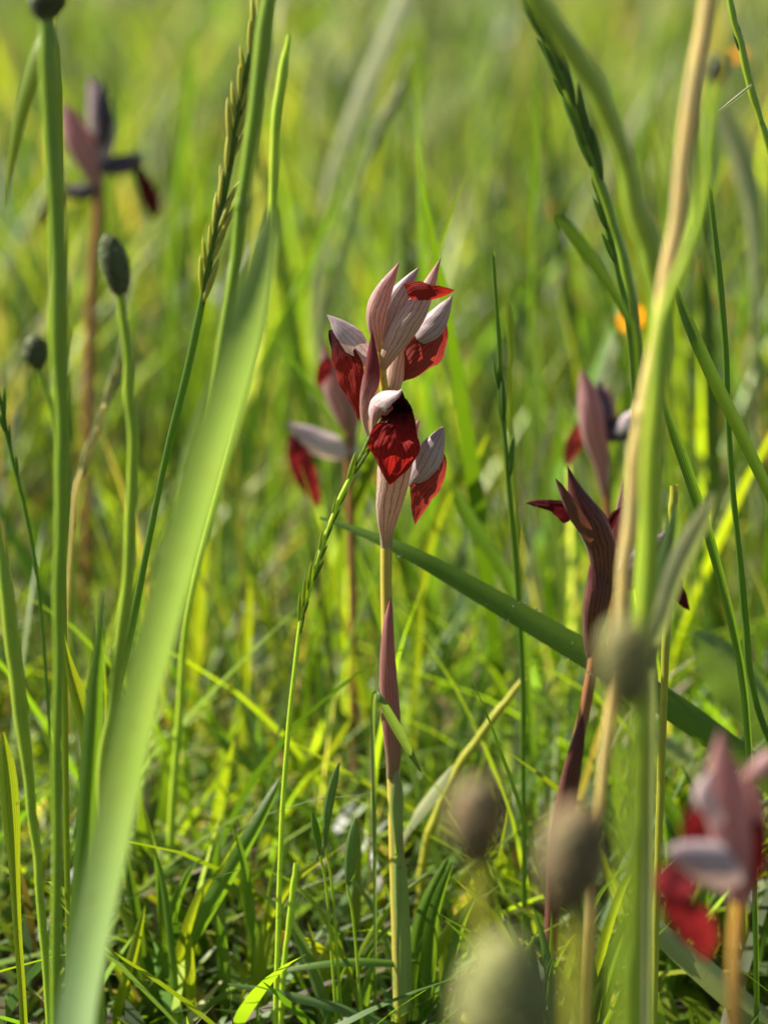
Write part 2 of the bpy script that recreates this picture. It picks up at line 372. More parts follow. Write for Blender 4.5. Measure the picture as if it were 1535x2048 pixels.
def clumpy(xy, cells, seed, lo=0.25):
    rs = np.random.default_rng(seed); c = rs.uniform(0, 1, (64, 64))
    i = (np.floor(xy[:, 0] * cells).astype(int)) % 64; j = (np.floor(xy[:, 1] * cells).astype(int)) % 64
    return lo + (1 - lo) * c[i, j]
PAL = np.array([(0.075, 0.15, 0.02), (0.12, 0.20, 0.02), (0.18, 0.25, 0.02), (0.11, 0.17, 0.075), (0.035, 0.075, 0.015), (0.25, 0.25, 0.15), (0.16, 0.13, 0.085)])
def blades(name, label, xy, h, wd, lean, bend, probs, nseg=6, mat='mass', flat=0.0, cat='grass', var=(0.6, 1.45)):
    """a mass of separate leaf blades as one mesh (stuff)"""
    n = len(xy); a = RNG.uniform(0, 2 * np.pi, n); b2 = a + RNG.uniform(-0.8, 0.8, n)
    t = np.linspace(0, 1, nseg + 1)
    d = np.stack([np.cos(a), np.sin(a)], -1); tl = h * np.sin(lean)
    hor = (t[None] * tl[:, None] + (t[None] ** 2.2) * (bend * h)[:, None])
    z = h[:, None] * (np.cos(lean)[:, None] * t[None] - (bend ** 1.3)[:, None] * 0.55 * t[None] ** 2.6)
    z = np.maximum(z, 0.004 * t[None]) - 0.004
    cx = xy[:, 0, None] + hor * d[:, 0, None]; cy = xy[:, 1, None] + hor * d[:, 1, None]
    side = np.stack([-np.sin(b2), np.cos(b2)], -1)
    tw = RNG.uniform(-1.3, 1.3, n)
    ang = b2[:, None] + tw[:, None] * t[None]
    wp = np.minimum(1.0, 0.55 + 1.4 * t) * np.clip((1 - t) * 2.2, 0.0, 1) ** 0.8
    ww = wd[:, None] * wp[None] * 0.5 + 0.00004
    L = np.stack([cx + ww * -np.sin(ang), cy + ww * np.cos(ang), z + ww * 0.15], -1)
    R = np.stack([cx - ww * -np.sin(ang), cy - ww * np.cos(ang), z + ww * 0.15], -1)
    V = np.stack([L, R], 2).reshape(-1, 3)
    k = 2 * (nseg + 1); base = (np.arange(n) * k)[:, None]
    s = np.arange(nseg)
    q = np.stack([2 * s, 2 * s + 1, 2 * s + 3, 2 * s + 2], -1).reshape(1, -1)
    F = (base + q).reshape(-1, 4)
    me = bpy.data.meshes.new(name)
    me.vertices.add(len(V)); me.vertices.foreach_set('co', V.ravel().astype(np.float32))
    me.loops.add(F.size); me.loops.foreach_set('vertex_index', F.ravel().astype(np.int32))
    me.polygons.add(len(F)); me.polygons.foreach_set('loop_start', np.arange(0, F.size, 4, dtype=np.int32))
    me.polygons.foreach_set('use_smooth', np.ones(len(F), bool))
    me.update(calc_edges=True)
    pc = PAL[RNG.choice(len(PAL), n, p=probs)] * RNG.uniform(var[0], var[1], (n, 1)) * RNG.uniform(0.9, 1.1, (n, 3))
    pc = pc * clumpy(xy, 11, 21, 0.45)[:, None] * 1.35
    colr = np.repeat(np.hstack([pc, np.ones((n, 1))]), k, 0)
    at = me.color_attributes.new('Col', 'FLOAT_COLOR', 'POINT'); at.data.foreach_set('color', colr.ravel().astype(np.float32))
    return tag(link(name, me, M[mat]), label, cat, kind='stuff')

def scatter(n, y0, y1, half):
    """uniform over the wedge |x| < half(y)"""
    out = []
    while len(out) < n:
        y = RNG.uniform(y0, y1, 4 * n); x = RNG.uniform(-1, 1, 4 * n) * half(y1)
        k = np.abs(x) < half(y); out += list(zip(x[k], y[k]))
    o = np.array(out[:n]); RNG.shuffle(o); return o
def U(a, b, n): return RNG.uniform(a, b, n)

P_A = [0.20, 0.17, 0.14, 0.13, 0.18, 0.09, 0.09]
P_B = [0.15, 0.15, 0.16, 0.09, 0.27, 0.08, 0.10]
P_D = [0.0, 0.0, 0.05, 0.05, 0.0, 0.45, 0.45]
# low sward round the orchids
xy = scatter(7000, 0.55, 1.25, lambda y: 0.45 + 0 * y); n = len(xy)
hh = U(0.02, 0.075, n) * clumpy(xy, 14, 1, 0.4); hh *= np.where(xy[:, 1] < 0.84, 0.7, 1.35)
blades('short_grass', 'short grass carpet round the feet of the orchids', xy, hh, U(0.002, 0.0065, n), U(0.1, 1.2, n), U(0, 0.6, n), P_A, var=(0.45, 1.9))
# sward just behind the focus
xy = scatter(3600, 0.90, 1.7, lambda y: 0.25 + 0.3 * y); n = len(xy)
hh = U(0.03, 0.13, n) * clumpy(xy, 9, 2, 0.3)
blades('meadow_grass', 'loose green grass standing right behind the orchids', xy, hh, U(0.0015, 0.0055, n), U(0.0, 1.1, n), U(0, 0.6, n), P_A, var=(0.3, 1.8))
xy = scatter(4200, 0.98, 2.2, lambda y: 0.15 + 0.26 * y); n = len(xy)
blades('high_grass', 'scattered high blurred grass leaves above the sward', xy, U(0.08, 0.36, n) * clumpy(xy, 7, 9, 0.4) * np.clip((xy[:, 1] - 0.75) * 1.9, 0.4, 1), U(0.001, 0.0036, n), U(0.0, 0.75, n) * np.clip((xy[:, 1] - 0.7) * 1.4, 0.3, 1), U(0, 0.5, n) * np.clip((xy[:, 1] - 0.7) * 1.4, 0.3, 1), P_B, var=(0.3, 2.1))
xy = scatter(1500, 0.86, 1.35, lambda y: 0.1 + 0.3 * y); n = len(xy)
blades('sunlit_grass', 'thin sunlit yellow-green blades crossing low behind the central orchid', xy, U(0.05, 0.17, n), U(0.001, 0.0032, n), U(0.0, 1.2, n), U(0, 0.5, n), [0.25, 0.28, 0.32, 0.1, 0.0, 0.05, 0.0], var=(0.8, 2.0))  # yellow-green blades; the sunlit look is put into a brighter palette
xy = scatter(420, 1.05, 2.1, lambda y: 0.12 + 0.26 * y); n = len(xy)
blades('wide_grass', 'wider soft grass leaves leaning every way in the background', xy, U(0.10, 0.34, n), U(0.004, 0.008, n), U(0.05, 0.38, n), U(0, 0.22, n), [0.24, 0.2, 0.16, 0.18, 0.22, 0.0, 0.0], var=(0.45, 2.1))
xy = scatter(480, 0.77, 1.05, lambda y: 0.3 + 0 * y); n = len(xy)
blades('lying_grass', 'bright grass leaves lying every way across the ground at the bottom', xy, U(0.04, 0.11, n), U(0.0025, 0.006, n), U(0.55, 1.35, n), U(0, 0.3, n), [0.25, 0.25, 0.25, 0.15, 0.05, 0.05, 0.0], var=(0.7, 2.0))
# small herb leaves on the ground
xy = scatter(2600, 0.6, 1.8, lambda y: 0.2 + 0.3 * y); n = len(xy)
blades('ground_herbs', 'small round herb leaves filling the ground between the grasses', xy, U(0.010, 0.032, n), U(0.005, 0.011, n), U(0.3, 1.3, n), U(0, 0.6, n), [0.3, 0.2, 0.1, 0.22, 0.14, 0.02, 0.02], 4, cat='herbs')
# taller meadow behind
xy = scatter(12500, 1.5, 4.5, lambda y: 0.4 + 0.40 * y); n = len(xy)
hh = U(0.08, 0.34, n) * clumpy(xy, 5, 3, 0.1)
blades('tall_grass', 'tall blurred yellow-green meadow grass in the background', xy, hh, U(0.002, 0.008, n), U(0.0, 0.6, n), U(0, 0.45, n), P_B, var=(0.3, 2.1))
xy = scatter(15000, 4.2, 16, lambda y: 0.6 + 0.55 * y); n = len(xy)
hh = U(0.12, 0.42, n) * clumpy(xy, 2, 4, 0.3)
blades('far_grass', 'far hazy green grass closing the view at the top', xy, hh, U(0.006, 0.02, n), U(0.0, 0.6, n), U(0, 0.4, n), P_B, 4, var=(0.35, 2.1))
# near the viewer, below the picture
xy = scatter(2500, -0.3, 0.6, lambda y: 0.6 + 0 * y); n = len(xy)
blades('near_grass', 'short grass in front, below the lower edge', xy, U(0.015, 0.06, n), U(0.0015, 0.004, n), U(0.1, 0.8, n), U(0, 0.5, n), P_A)
# dead straw lying in the sward
xy = scatter(3600, 0.6, 2.2, lambda y: 0.25 + 0.3 * y); n = len(xy)
blades('dry_litter', 'dead straw and withered leaves lying in the grass', xy, U(0.02, 0.10, n), U(0.001, 0.0045, n), U(1.1, 1.5, n), U(0, 0.2, n), P_D, 4, var=(0.4, 1.5), mat='litter', cat='litter')

# ------------------------------------------------------------------ builders for single plants
FRONT = (0, -1, 0)
def leaf_thing(name, label, cat, pts, Y, mat, face=FRONT, arc=30, keel=0.25, root=True, group=None, twist=0, ripple=0.0, nv=30, tf=None):
    C, R = place(pts, Y, tf)
    if root: C, R = rooted(C, R, 0.6)
    C = C[::1]
    P = sheet(C, R, face, arc, nv=nv, nu=7, keel=keel, twist=twist, ripple=ripple, rk=3, seed=hash(label) % 999 if False else len(label))
    t = thing(name, label, cat, group)
    link('blade' if cat == 'grass blade' else 'leaf_blade', grid_mesh('blade', P), M[mat], t)
    return t

def spikelet_mesh():
    C = np.array([(0, 0, 0), (0, 0, 0.25), (0, 0, 0.55), (0, 0, 0.85), (0, 0, 1.0)], float)
    return grid_mesh('spikelet', tube(C, np.array([0.03, 0.10, 0.115, 0.07, 0.005]), 9, 7, 0.6))
SPK = {}
def spikelet(parent, pos, tang, out, size, mat, spread=0.13):
    if mat not in SPK:
        SPK[mat] = spikelet_mesh(); SPK[mat].materials.append(M[mat])
    o = bpy.data.objects.new('spikelet', SPK[mat]); COL.objects.link(o)
    z = Vector(unit(tang + spread * out)); y = Vector(unit(np.cross(z, np.array([0.1, 1, 0.2])))); x = y.cross(z)
    m = Matrix((x, y, z)).transposed().to_4x4(); m.translation = Vector(pos)
    o.parent = parent; o.matrix_local = m @ Matrix.Diagonal((size, size, size, 1)); return o

def stalk_thing(name, label, cat, pts, Y, mat, spike=None, smat='bright', group=None, root=True, node=None, leafs=(), spread=0.13):
    """grass stalk, pts from the top down; spike = (from, to, count, size in m) along its length"""
    C, R = place(pts, Y)
    if root: C, R = rooted(C, R)
    t = thing(name, label, cat, group)
    link('stem', grid_mesh('stem', tube(*wobble(C, R), 70, 8)), M[mat], t)
    if spike:
        a, e, cnt, size = spike
        D = cr(C, 200); T = unit(np.gradient(D, axis=0))
        for i in range(cnt):
            k = int((a + (e - a) * i / max(cnt - 1, 1)) * 199)
            side = 1 if i % 2 else -1
            out = unit(np.array([side * 1.0, random.uniform(-0.5, 0.5), 0.1]))
            if random.random() < 0.1: continue
            spikelet(t, D[k] + out * 0.0003, -T[k], out, size * random.uniform(0.65, 1.25), smat, spread * random.uniform(0.5, 1.7))
    if node is not None:
        for f in node:
            D = cr(np.hstack([C, R[:, None]]), 100); k = int(f * 99)
            cc = D[max(k - 1, 0):k + 2, :3]; rr = D[k, 3]
            link('node', grid_mesh('node', tube(np.vstack([cc[0], cc[1], cc[2]]), np.array([rr * 1.02, rr * 1.3, rr * 1.02]), 7, 8)), M[mat], t)
    for (lp, lm) in leafs:
        c2, r2 = place(lp, Y)
        link('leaf', grid_mesh('leaf', sheet(c2, r2, FRONT, 40, 20, 7, keel=0.3)), M[lm], t)
    return t

def plantain(label, head, pts, Y, hmat='head', smat='stemgreen', name='plantain', group='ribwort plantain seed heads'):
    """head: pts down its axis (x, y, mm, half width px); pts: scape below it"""
    t = thing(name, label, 'plantain', group)
    C, R = place(pts, Y); C, R = rooted(C, R)
    link('stem', grid_mesh('stem', tube(*wobble(C, R), 70, 10, ridges=5, ridge=0.06)), M[smat], t)
    H, HR = place(head, Y)
    P = tube(H, HR, 44, 22)
    ax = cr(H, 44)[:, None]
    k = (np.indices((44, 22))[0] + np.indices((44, 22))[1] * 2) % 4
    P = ax + (P - ax) * (1 + 0.17 * (np.cos(np.indices((44, 22))[0] * 1.5 + (np.indices((44, 22))[1] % 2) * math.pi))[..., None])
    ho = link('seed_head', grid_mesh('seed_head', P), M[hmat], t)
    vs, fs = [], []
    for i in range(150):                       # ragged scales and dried stamens standing off the head
        a, e = random.randrange(2, 41), random.randrange(22)
        c = P[a, e]; out = unit(c - ax[a, 0]); up = unit(ax[a - 2, 0] - ax[a + 2, 0]); sd = np.cross(out, up)
        L = np.linalg.norm(c - ax[a, 0]) * random.uniform(0.08, 0.38); o = len(vs); wv = L * 0.22
        vs += [tuple(c - sd * wv - out * L * 0.2), tuple(c + sd * wv - out * L * 0.2), tuple(c + out * L * 0.8 + up * L * 0.5), tuple(c + up * wv * 2)]
        fs += [(o, o + 1, o + 2), (o + 1, o + 3, o + 2), (o + 3, o, o + 2)]
    me = bpy.data.meshes.new('scales'); me.from_pydata(vs, [], fs); me.update()
    tag(link('scales', me, M[hmat], ho), kind='stuff')
    return t

# ------------------------------------------------------------------ the orchid in focus
T1 = (560, 480, 3.302); T7 = (560, 1040, 3.102); T2 = (980, 700, 2.926)
def petal(name, parent, tf, Y, pts, mat, face=FRONT, arc=60, keel=0.0, ripple=0.0, rk=4, nv=36, nu=17, seed=1, twist=0):
    C, R = place(pts, Y, tf)
    cru = 0.14 if name == 'lip' else 0.06
    return link(name, grid_mesh(name, sheet(C, R, face, arc, nv, nu, keel, ripple, rk, twist, seed, cru)), M[mat], parent)
def pod(name, parent, tf, Y, pts, mat, flat=0.7, nv=32, nu=20, face=FRONT):
    C, R = place(pts, Y, tf)
    P = tube(C, R, nv, nu, flat, face); ax = cr(C, nv)[:, None]
    vv = np.linspace(0, 1, nv)[:, None]; aa = np.linspace(0, 6.283, nu, endpoint=False)[None]; ph = len(pts) + pts[0][0] * 0.37
    f = 0.05 * np.sin(3 * aa + 5 * vv + ph) + 0.035 * np.sin(2 * aa - 9 * vv + 2 * ph) + 0.02 * np.sin(5 * aa + 17 * vv + ph)
    P = ax + (P - ax) * (1 + f)[..., None]
    return link(name, grid_mesh(name, P), M[mat], parent)

O = thing('orchid', 'tall red and silver-pink tongue orchid in sharp focus at the centre', 'orchid', 'tongue orchids')
C, R = place([(760, 680, 0, 5), (763, 740, 0, 8), (769, 790, 1, 8), (771, 900, 1, 9), (772, 1080, 0, 11), (772, 1180, 0, 11), (776, 1300, 0, 12), (781, 1450, 0, 12),
              (787, 1560, 0, 13), (791, 1700, 0, 13), (798, 1900, 0, 14), (802, 2060, 0, 14)], Y0)
C, R = rooted(C, R); link('stem', grid_mesh('stem', tube(C, R, 60, 12, ridges=6, ridge=0.05)), M['ostem'], O)
# stem sheaths
pod('sheath', O, T7, Y0, [(690, 1600, -1, 34), (700, 1480, -1.2, 46), (692, 1300, -1.2, 56), (682, 1120, -1.2, 58), (672, 980, -1.4, 56), (668, 800, -1.6, 46), (672, 640, -1.8, 32), (680, 540, -2, 16), (682, 478, -2, 1)], 'sheath', 0.8)
s = pod('sheath', O, T7, Y0, [(740, 2900, 0, 42.0), (745, 2500, -0.6, 43.7), (738, 2200, -1, 42.0), (728, 1980, -1.2, 35.3), (722, 1800, -1.4, 42.0), (722, 1660, -1.6, 37.0), (715, 1560, -1.8, 18.5), (709, 1505, -2, 0.8)], 'gsheath', 0.8)
s['label'] = 'green leaf sheath round the lower stem'
pod('sheath', O, T7, Y0, [(770, 3050, -1, 45), (770, 2700, -1.5, 44), (762, 2300, -1.8, 34), (752, 2080, -2.4, 18), (742, 1900, -3.0, 1)], 'gsheath', 0.6)

# flower 1: buds at the top with their bracts
F = empty('bud', O)
pod('bract', F, T1, Y0, [(652, 740, -1, 8), (645, 670, -2, 26), (632, 590, -3, 55), (632, 490, -4, 68), (655, 400, -4, 66), (697, 310, -4, 50), (740, 235, -3.5, 30), (768, 180, -3, 13), (786, 146, -3, 1)], 'bract', 0.85)
F = empty('bud', O)
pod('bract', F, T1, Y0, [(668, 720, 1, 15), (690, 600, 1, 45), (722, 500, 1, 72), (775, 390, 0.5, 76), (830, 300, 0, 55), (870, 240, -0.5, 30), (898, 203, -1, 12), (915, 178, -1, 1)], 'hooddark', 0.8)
# flower 2: top right, lip pointing sideways, cream bract below it
F = empty('flower', O)
pod('bract', F, T1, Y0, [(680, 850, -2, 22), (712, 770, -3.5, 48), (765, 670, -5, 74), (830, 560, -5.5, 88), (900, 450, -4, 82), (955, 350, -1, 55), (1000, 255, 2, 34), (1035, 175, 4, 14), (1062, 112, 5, 1)], 'bractc', 0.75)
petal('lip', F, T1, Y0, [(838, 352, -8, 62), (885, 340, -10, 66), (940, 345, -11.5, 60), (1005, 350, -12, 52), (1070, 345, -11.5, 38), (1120, 338, -10, 18), (1153, 333, -9, 1)], 'liptop', face=(0.0, -0.95, -0.15), arc=50, keel=0.1, ripple=0.12, rk=2, seed=3)
# flower 3: right, hood with shade put into its grey colour, red lip under it
F = empty('flower', O)
pod('ovary', F, T1, Y0, [(735, 1000, 3, 50), (758, 900, 4, 56), (775, 800, 5, 54), (800, 700, 6, 60), (840, 640, 6, 60)], 'bractc', 0.8)
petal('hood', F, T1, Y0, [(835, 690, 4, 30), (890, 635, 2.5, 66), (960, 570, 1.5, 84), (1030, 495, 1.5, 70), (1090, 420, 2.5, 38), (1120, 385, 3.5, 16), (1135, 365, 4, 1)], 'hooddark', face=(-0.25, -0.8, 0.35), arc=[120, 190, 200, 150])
petal('lip', F, T1, Y0, [(1075, 505, 6, 30), (1048, 610, 4, 84), (998, 700, 2.5, 128), (940, 790, 2, 130), (884, 865, 3, 88), (835, 910, 4, 36), (806, 938, 5, 1)], 'liprose', face=(0.35, -0.85, 0.1), arc=[-40, 40, 90, 60], keel=0.35, ripple=0.16, seed=5, rk=1.7)
# flower 4: left, pale hood seen from above, red lip hanging
F = empty('flower', O)
petal('hood', F, T1, Y0, [(655, 800, 1, 30), (600, 745, -2, 80), (540, 685, -4, 92), (465, 612, -4.5, 82), (395, 558, -4, 58), (345, 518, -3, 26), (308, 492, -2, 1)], 'hood', face=(-0.25, -0.7, 0.75), arc=[150, 170, 150, 120])
petal('lip', F, T1, Y0, [(365, 585, 1, 40), (375, 655, -1, 62), (410, 740, -3, 92), (440, 830, -4, 108), (455, 930, -4.5, 98), (480, 1040, -4, 62), (505, 1130, -3, 28), (518, 1195, -2, 1)], 'lip', face=(-0.45, -0.85, 0.1), arc=[-110, 20, 60, 50], keel=0.1, ripple=0.12, seed=8, rk=1.7)
petal('bract', F, T1, Y0, [(598, 1345, -1, 14), (572, 1250, -4, 34), (556, 1140, -7, 44), (570, 1020, -9, 56), (592, 920, -10, 60), (600, 820, -10, 48), (603, 720, -9.5, 30), (605, 640, -9, 12), (606, 588, -9, 1)], 'bractred', face=(-0.3, -0.95, 0), arc=[140, 110, 100, 80], keel=0.1, ripple=0.05)
# flower 5: front, wide open lip towards the viewer
F = empty('flower', O)
pod('ovary', F, T1, Y0, [(660, 1420, -3, 40), (650, 1300, -6, 52), (645, 1200, -9, 50), (665, 1120, -12, 55), (700, 1080, -13, 60)], 'bract', 0.9)
petal('hood', F, T1, Y0, [(615, 1222, -6, 36), (590, 1160, -9, 58), (605, 1090, -12, 74), (655, 1042, -15, 76), (715, 1020, -17.5, 62), (770, 1008, -19, 34), (803, 986, -19.5, 3)], 'hood', face=[(-0.75, -0.6, 0.0), (-0.7, -0.65, 0.1), (-0.55, -0.7, 0.35), (-0.35, -0.7, 0.6), (-0.2, -0.65, 0.7), (-0.1, -0.6, 0.75), (0, -0.6, 0.75)], arc=[110, 140, 160, 150, 120, 100])
petal('hood_lining', F, T1, Y0, [(772, 1250, -9, 70), (768, 1160, -8, 100), (768, 1090, -9, 102), (780, 1040, -11, 84), (792, 1010, -15, 34), (799, 992, -18, 4)], 'throat', face=FRONT, arc=[-120, -140, -130, -90])
petal('lip', F, T1, Y0, [(768, 1060, -8, 64), (770, 1120, -10, 94), (772, 1180, -13, 106), (776, 1225, -15.5, 116), (764, 1275, -17.5, 158), (758, 1320, -19, 170), (757, 1375, -20, 168), (752, 1435, -20, 150), (743, 1500, -19, 112), (733, 1560, -18, 60), (727, 1597, -17, 24), (723, 1622, -16, 1)], 'lipfront', face=(0.05, -0.98, 0.12), arc=[-90, -80, -50, -10, 40, 70, 75, 60, 50], keel=0.03, ripple=0.10, rk=1.6, nv=64, nu=29, seed=4)
# flower 6: lowest, broad cream bract and a flower behind to the right
F = empty('flower', O)
pod('bract', F, T1, Y0, [(702, 2040, 0, 38), (700, 1960, -1, 42), (704, 1850, -2, 66), (722, 1720, -3, 92), (745, 1600, -3.5, 108), (758, 1500, -3.5, 114), (790, 1400, -2, 96), (850, 1300, 1, 60), (900, 1220, 3, 20), (920, 1180, 4, 1)], 'bractc', 0.85)
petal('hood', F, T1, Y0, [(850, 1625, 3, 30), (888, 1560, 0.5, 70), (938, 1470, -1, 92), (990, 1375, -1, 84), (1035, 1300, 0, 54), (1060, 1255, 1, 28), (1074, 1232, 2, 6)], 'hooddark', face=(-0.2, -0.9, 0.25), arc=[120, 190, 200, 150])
petal('lip', F, T1, Y0, [(1050, 1390, 6, 34), (1058, 1480, 4, 62), (1030, 1570, 2, 98), (990, 1650, 1, 112), (950, 1730, 1, 84), (915, 1810, 1.5, 42), (890, 1880, 2, 1)], 'liprose', face=(0.45, -0.85, 0.0), arc=[-60, 50, 100, 60], keel=0.3, ripple=0.12, seed=9, rk=1.7)

# ------------------------------------------------------------------ dark orchid to the right
YQ = 0.825
O = thing('orchid', 'dark brownish maroon orchid right of the centre, behind the dry yellow stalk', 'orchid', 'tongue orchids')
C, R = place([(1195, 1180, 0, 12), (1190, 1290, 0, 11), (1172, 1400, 0, 12), (1155, 1480, 0, 12), (1140, 1560, 0, 11), (1124, 1640, 0, 12), (1108, 1760, 0, 12), (1098, 1950, 0, 12)], YQ)
C, R = rooted(C, R); link('stem', grid_mesh('stem', tube(C, R, 50, 12)), M['rstem'], O)
pod('sheath', O, None, YQ, [(1100, 1900, 0, 15), (1112, 1720, -1, 17), (1128, 1620, -1, 20), (1142, 1545, -1.2, 18), (1156, 1480, -1.4, 13), (1165, 1425, -1.6, 1)], 'brown', 0.8)
F = empty('flower', O)
pod('bract', F, T2, YQ, [(585, 1790, 0, 26), (590, 1700, -1, 44), (602, 1580, -2, 66), (612, 1470, -3, 74), (622, 1370, -3, 66), (612, 1280, -3, 40), (600, 1215, -3, 6)], 'brown', 0.8)
pod('hood', F, T2, YQ, [(640, 1560, 0, 40), (655, 1400, -1, 58), (660, 1270, -3, 70), (648, 1140, -4, 82), (600, 1020, -5, 92), (545, 925, -5, 78), (500, 830, -5, 48), (472, 750, -5, 20), (450, 678, -5, 1)], 'brown', 0.7)
petal('sepal', F, T2, YQ, [(600, 1160, -6, 30), (550, 1080, -9, 50), (490, 980, -10.5, 52), (440, 880, -11, 38), (402, 800, -10.5, 20), (380, 752, -10, 2)], 'brown', face=(-0.6, -0.8, 0.1), arc=110)
petal('lip', F, T2, YQ, [(470, 985, -7, 46), (420, 935, -9, 52), (360, 910, -10, 36), (300, 900, -10, 26), (250, 895, -9.5, 17), (207, 896, -9, 1)], 'lipmaroon', face=(0.0, -0.85, 0.4), arc=60, ripple=0.15)
F = empty('flower', O)
pod('bract', F, T2, YQ, [(725, 1290, 5, 24), (735, 1180, 6, 36), (745, 1060, 6, 38), (758, 940, 6, 28), (770, 830, 6, 12), (778, 735, 6, 1)], 'pinkb', 0.6)
petal('sepal', F, T2, YQ, [(690, 1090, 1, 12), (698, 1030, 0, 26), (725, 970, 0, 22), (755, 935, 0, 10), (778, 914, 0, 1)], 'lipmaroon', arc=80)
petal('hood', F, T2, YQ, [(690, 1400, 4, 30), (740, 1330, 5, 90), (820, 1260, 6, 110), (900, 1190, 6, 100), (970, 1120, 6, 62), (1020, 1075, 6, 20), (1045, 1055, 6, 2)], 'violet', face=(-0.2, -0.8, 0.5), arc=[120, 170, 150, 100])
petal('lip', F, T2, YQ, [(960, 1180, 8, 60), (1010, 1270, 7, 80), (1060, 1360, 6, 66), (1105, 1430, 6, 44), (1140, 1485, 6, 26), (1165, 1525, 6, 1)], 'lipmaroon', face=(0.3, -0.9, 0.2), arc=50, ripple=0.2)

# blurred orchids further back
def small_orchid(label, Y, stem, parts, smat='rstem'):
    o = thing('orchid', label, 'orchid', 'tongue orchids')
    C, R = place(stem, Y); C, R = rooted(C, R); link('stem', grid_mesh('stem', tube(C, R, 36, 8)), M[smat], o)
    fl = None
    for kind, mat, pts, face, arc in parts:
        if kind == 'flower': fl = empty('flower', o); continue
        if kind in ('bract', 'ovary', 'bud'): pod(kind, fl or o, None, Y, pts, mat, 0.8, 22, 12)
        else: petal(kind, fl or o, None, Y, pts, mat, face, arc, ripple=0.15 if kind == 'lip' else 0, nv=22, nu=11)
    return o
NEW = ('flower', None, None, None, None)
small_orchid('pink orchid behind the dark maroon one, its hood touching the green stem', 1.0,
    [(1200, 860, 0, 12), (1205, 930, 0, 10), (1213, 1010, 0, 9), (1222, 1100, 0, 9), (1232, 1300, 0, 9)],
    [NEW, ('bract', 'pinkb', [(1208, 990, 0, 8), (1200, 920, -2, 18), (1188, 860, -3, 26), (1180, 810, -3, 26), (1170, 770, -3, 15), (1160, 738, -3, 1)], 0, 0),
     ('bud', 'violet', [(1205, 870, 0, 14), (1203, 820, 0, 18), (1198, 780, 0, 10), (1195, 760, 0, 1)], 0, 0),
     NEW, ('bract', 'pinkb', [(1208, 880, 3, 16), (1212, 820, 3, 20), (1212, 770, 3, 1)], 0, 0),
     ('hood', 'violet', [(1208, 880, -4, 10), (1225, 865, -6, 24), (1250, 850, -7, 26), (1275, 835, -7, 18), (1300, 825, -7, 1)], (-0.1, -0.9, 0.3), 160),
     ('sepal', 'hood', [(1232, 868, -10, 6), (1250, 848, -11, 17), (1270, 832, -11, 14), (1295, 820, -11, 1)], (0, -0.9, 0.4), 80),
     NEW, ('lip', 'liprose', [(1165, 840, 6, 8), (1150, 880, 6, 16), (1138, 910, 6, 12), (1132, 935, 6, 1)], FRONT, 40)])
small_orchid('rose orchid half hidden behind the left side of the central orchid', 1.02,
    [(690, 700, 0, 9), (695, 850, 0, 9), (700, 1000, 0, 9), (705, 1200, 0, 9)],
    [NEW, ('hood', 'hood', [(715, 900, 0, 12), (680, 890, -2, 26), (640, 878, -3, 28), (605, 862, -3, 20), (575, 845, -2, 1)], (-0.2, -0.8, 0.6), 150),
     ('lip', 'lipred', [(590, 870, -2, 14), (595, 905, -4, 22), (608, 945, -4, 24), (625, 985, -4, 15), (640, 1015, -3, 1)], FRONT, 30),
     NEW, ('bract', 'pinkb', [(700, 900, 2, 12), (690, 820, 2, 26), (672, 770, 2, 28), (655, 730, 2, 16), (645, 690, 2, 1)], 0, 0),
     ('lip', 'lipred', [(660, 715, -3, 8), (650, 735, -4, 16), (640, 760, -4, 10), (635, 775, -4, 1)], FRONT, 30)])
small_orchid('dusky violet orchid at the upper left behind the tall green plantain stem', 1.25,
    [(195, 320, 0, 12), (197, 420, 0, 11), (185, 560, 0, 11), (180, 700, 0, 12), (175, 900, 0, 11), (172, 1200, 0, 11)],
    [NEW, ('bract', 'pinkb', [(198, 370, -2, 12), (180, 330, -3, 24), (155, 280, -3, 30), (138, 240, -3, 20), (128, 205, -3, 1)], 0, 0),
     NEW, ('bract', 'hooddark', [(200, 340, 0, 16), (205, 280, 0, 26), (200, 225, 0, 26), (190, 185, 0, 16), (180, 150, 0, 1)], 0, 0),
     ('bract', 'violet', [(205, 290, -5, 12), (207, 240, -6, 20), (203, 195, -6, 16), (198, 160, -6, 1)], 0, 0),
     NEW, ('hood', 'violet', [(195, 335, -4, 12), (225, 325, -6, 22), (260, 318, -6, 20), (295, 308, -6, 1)], (0, -0.8, 0.5), 150),
     ('lip', 'lipmaroon', [(270, 330, -4, 8), (285, 360, -5, 14), (300, 395, -5, 18), (308, 420, -5, 12), (306, 442, -5, 1)], FRONT, 30),
     NEW, ('hood', 'violet', [(195, 375, -2, 12), (170, 377, -4, 18), (145, 378, -4, 16), (118, 376, -4, 1)], (0, -0.8, 0.5), 150),
     ('lip', 'lipmaroon', [(125, 390, 0, 8), (105, 410, 0, 14), (90, 435, 0, 10), (80, 460, 0, 1)], FRONT, 30)])
small_orchid('small faded mauve orchid far back, between plantain head and broad grass blade', 1.9,
    [(345, 770, 0, 9), (350, 900, 0, 9), (352, 1100, 0, 9)],
    [NEW, ('bract', 'hooddark', [(350, 790, 0, 14), (338, 740, 0, 26), (325, 700, 0, 20), (318, 665, 0, 1)], 0, 0),
     NEW, ('hood', 'violet', [(345, 760, -3, 12), (355, 730, -4, 20), (350, 695, -4, 14), (345, 670, -4, 1)], FRONT, 120)])
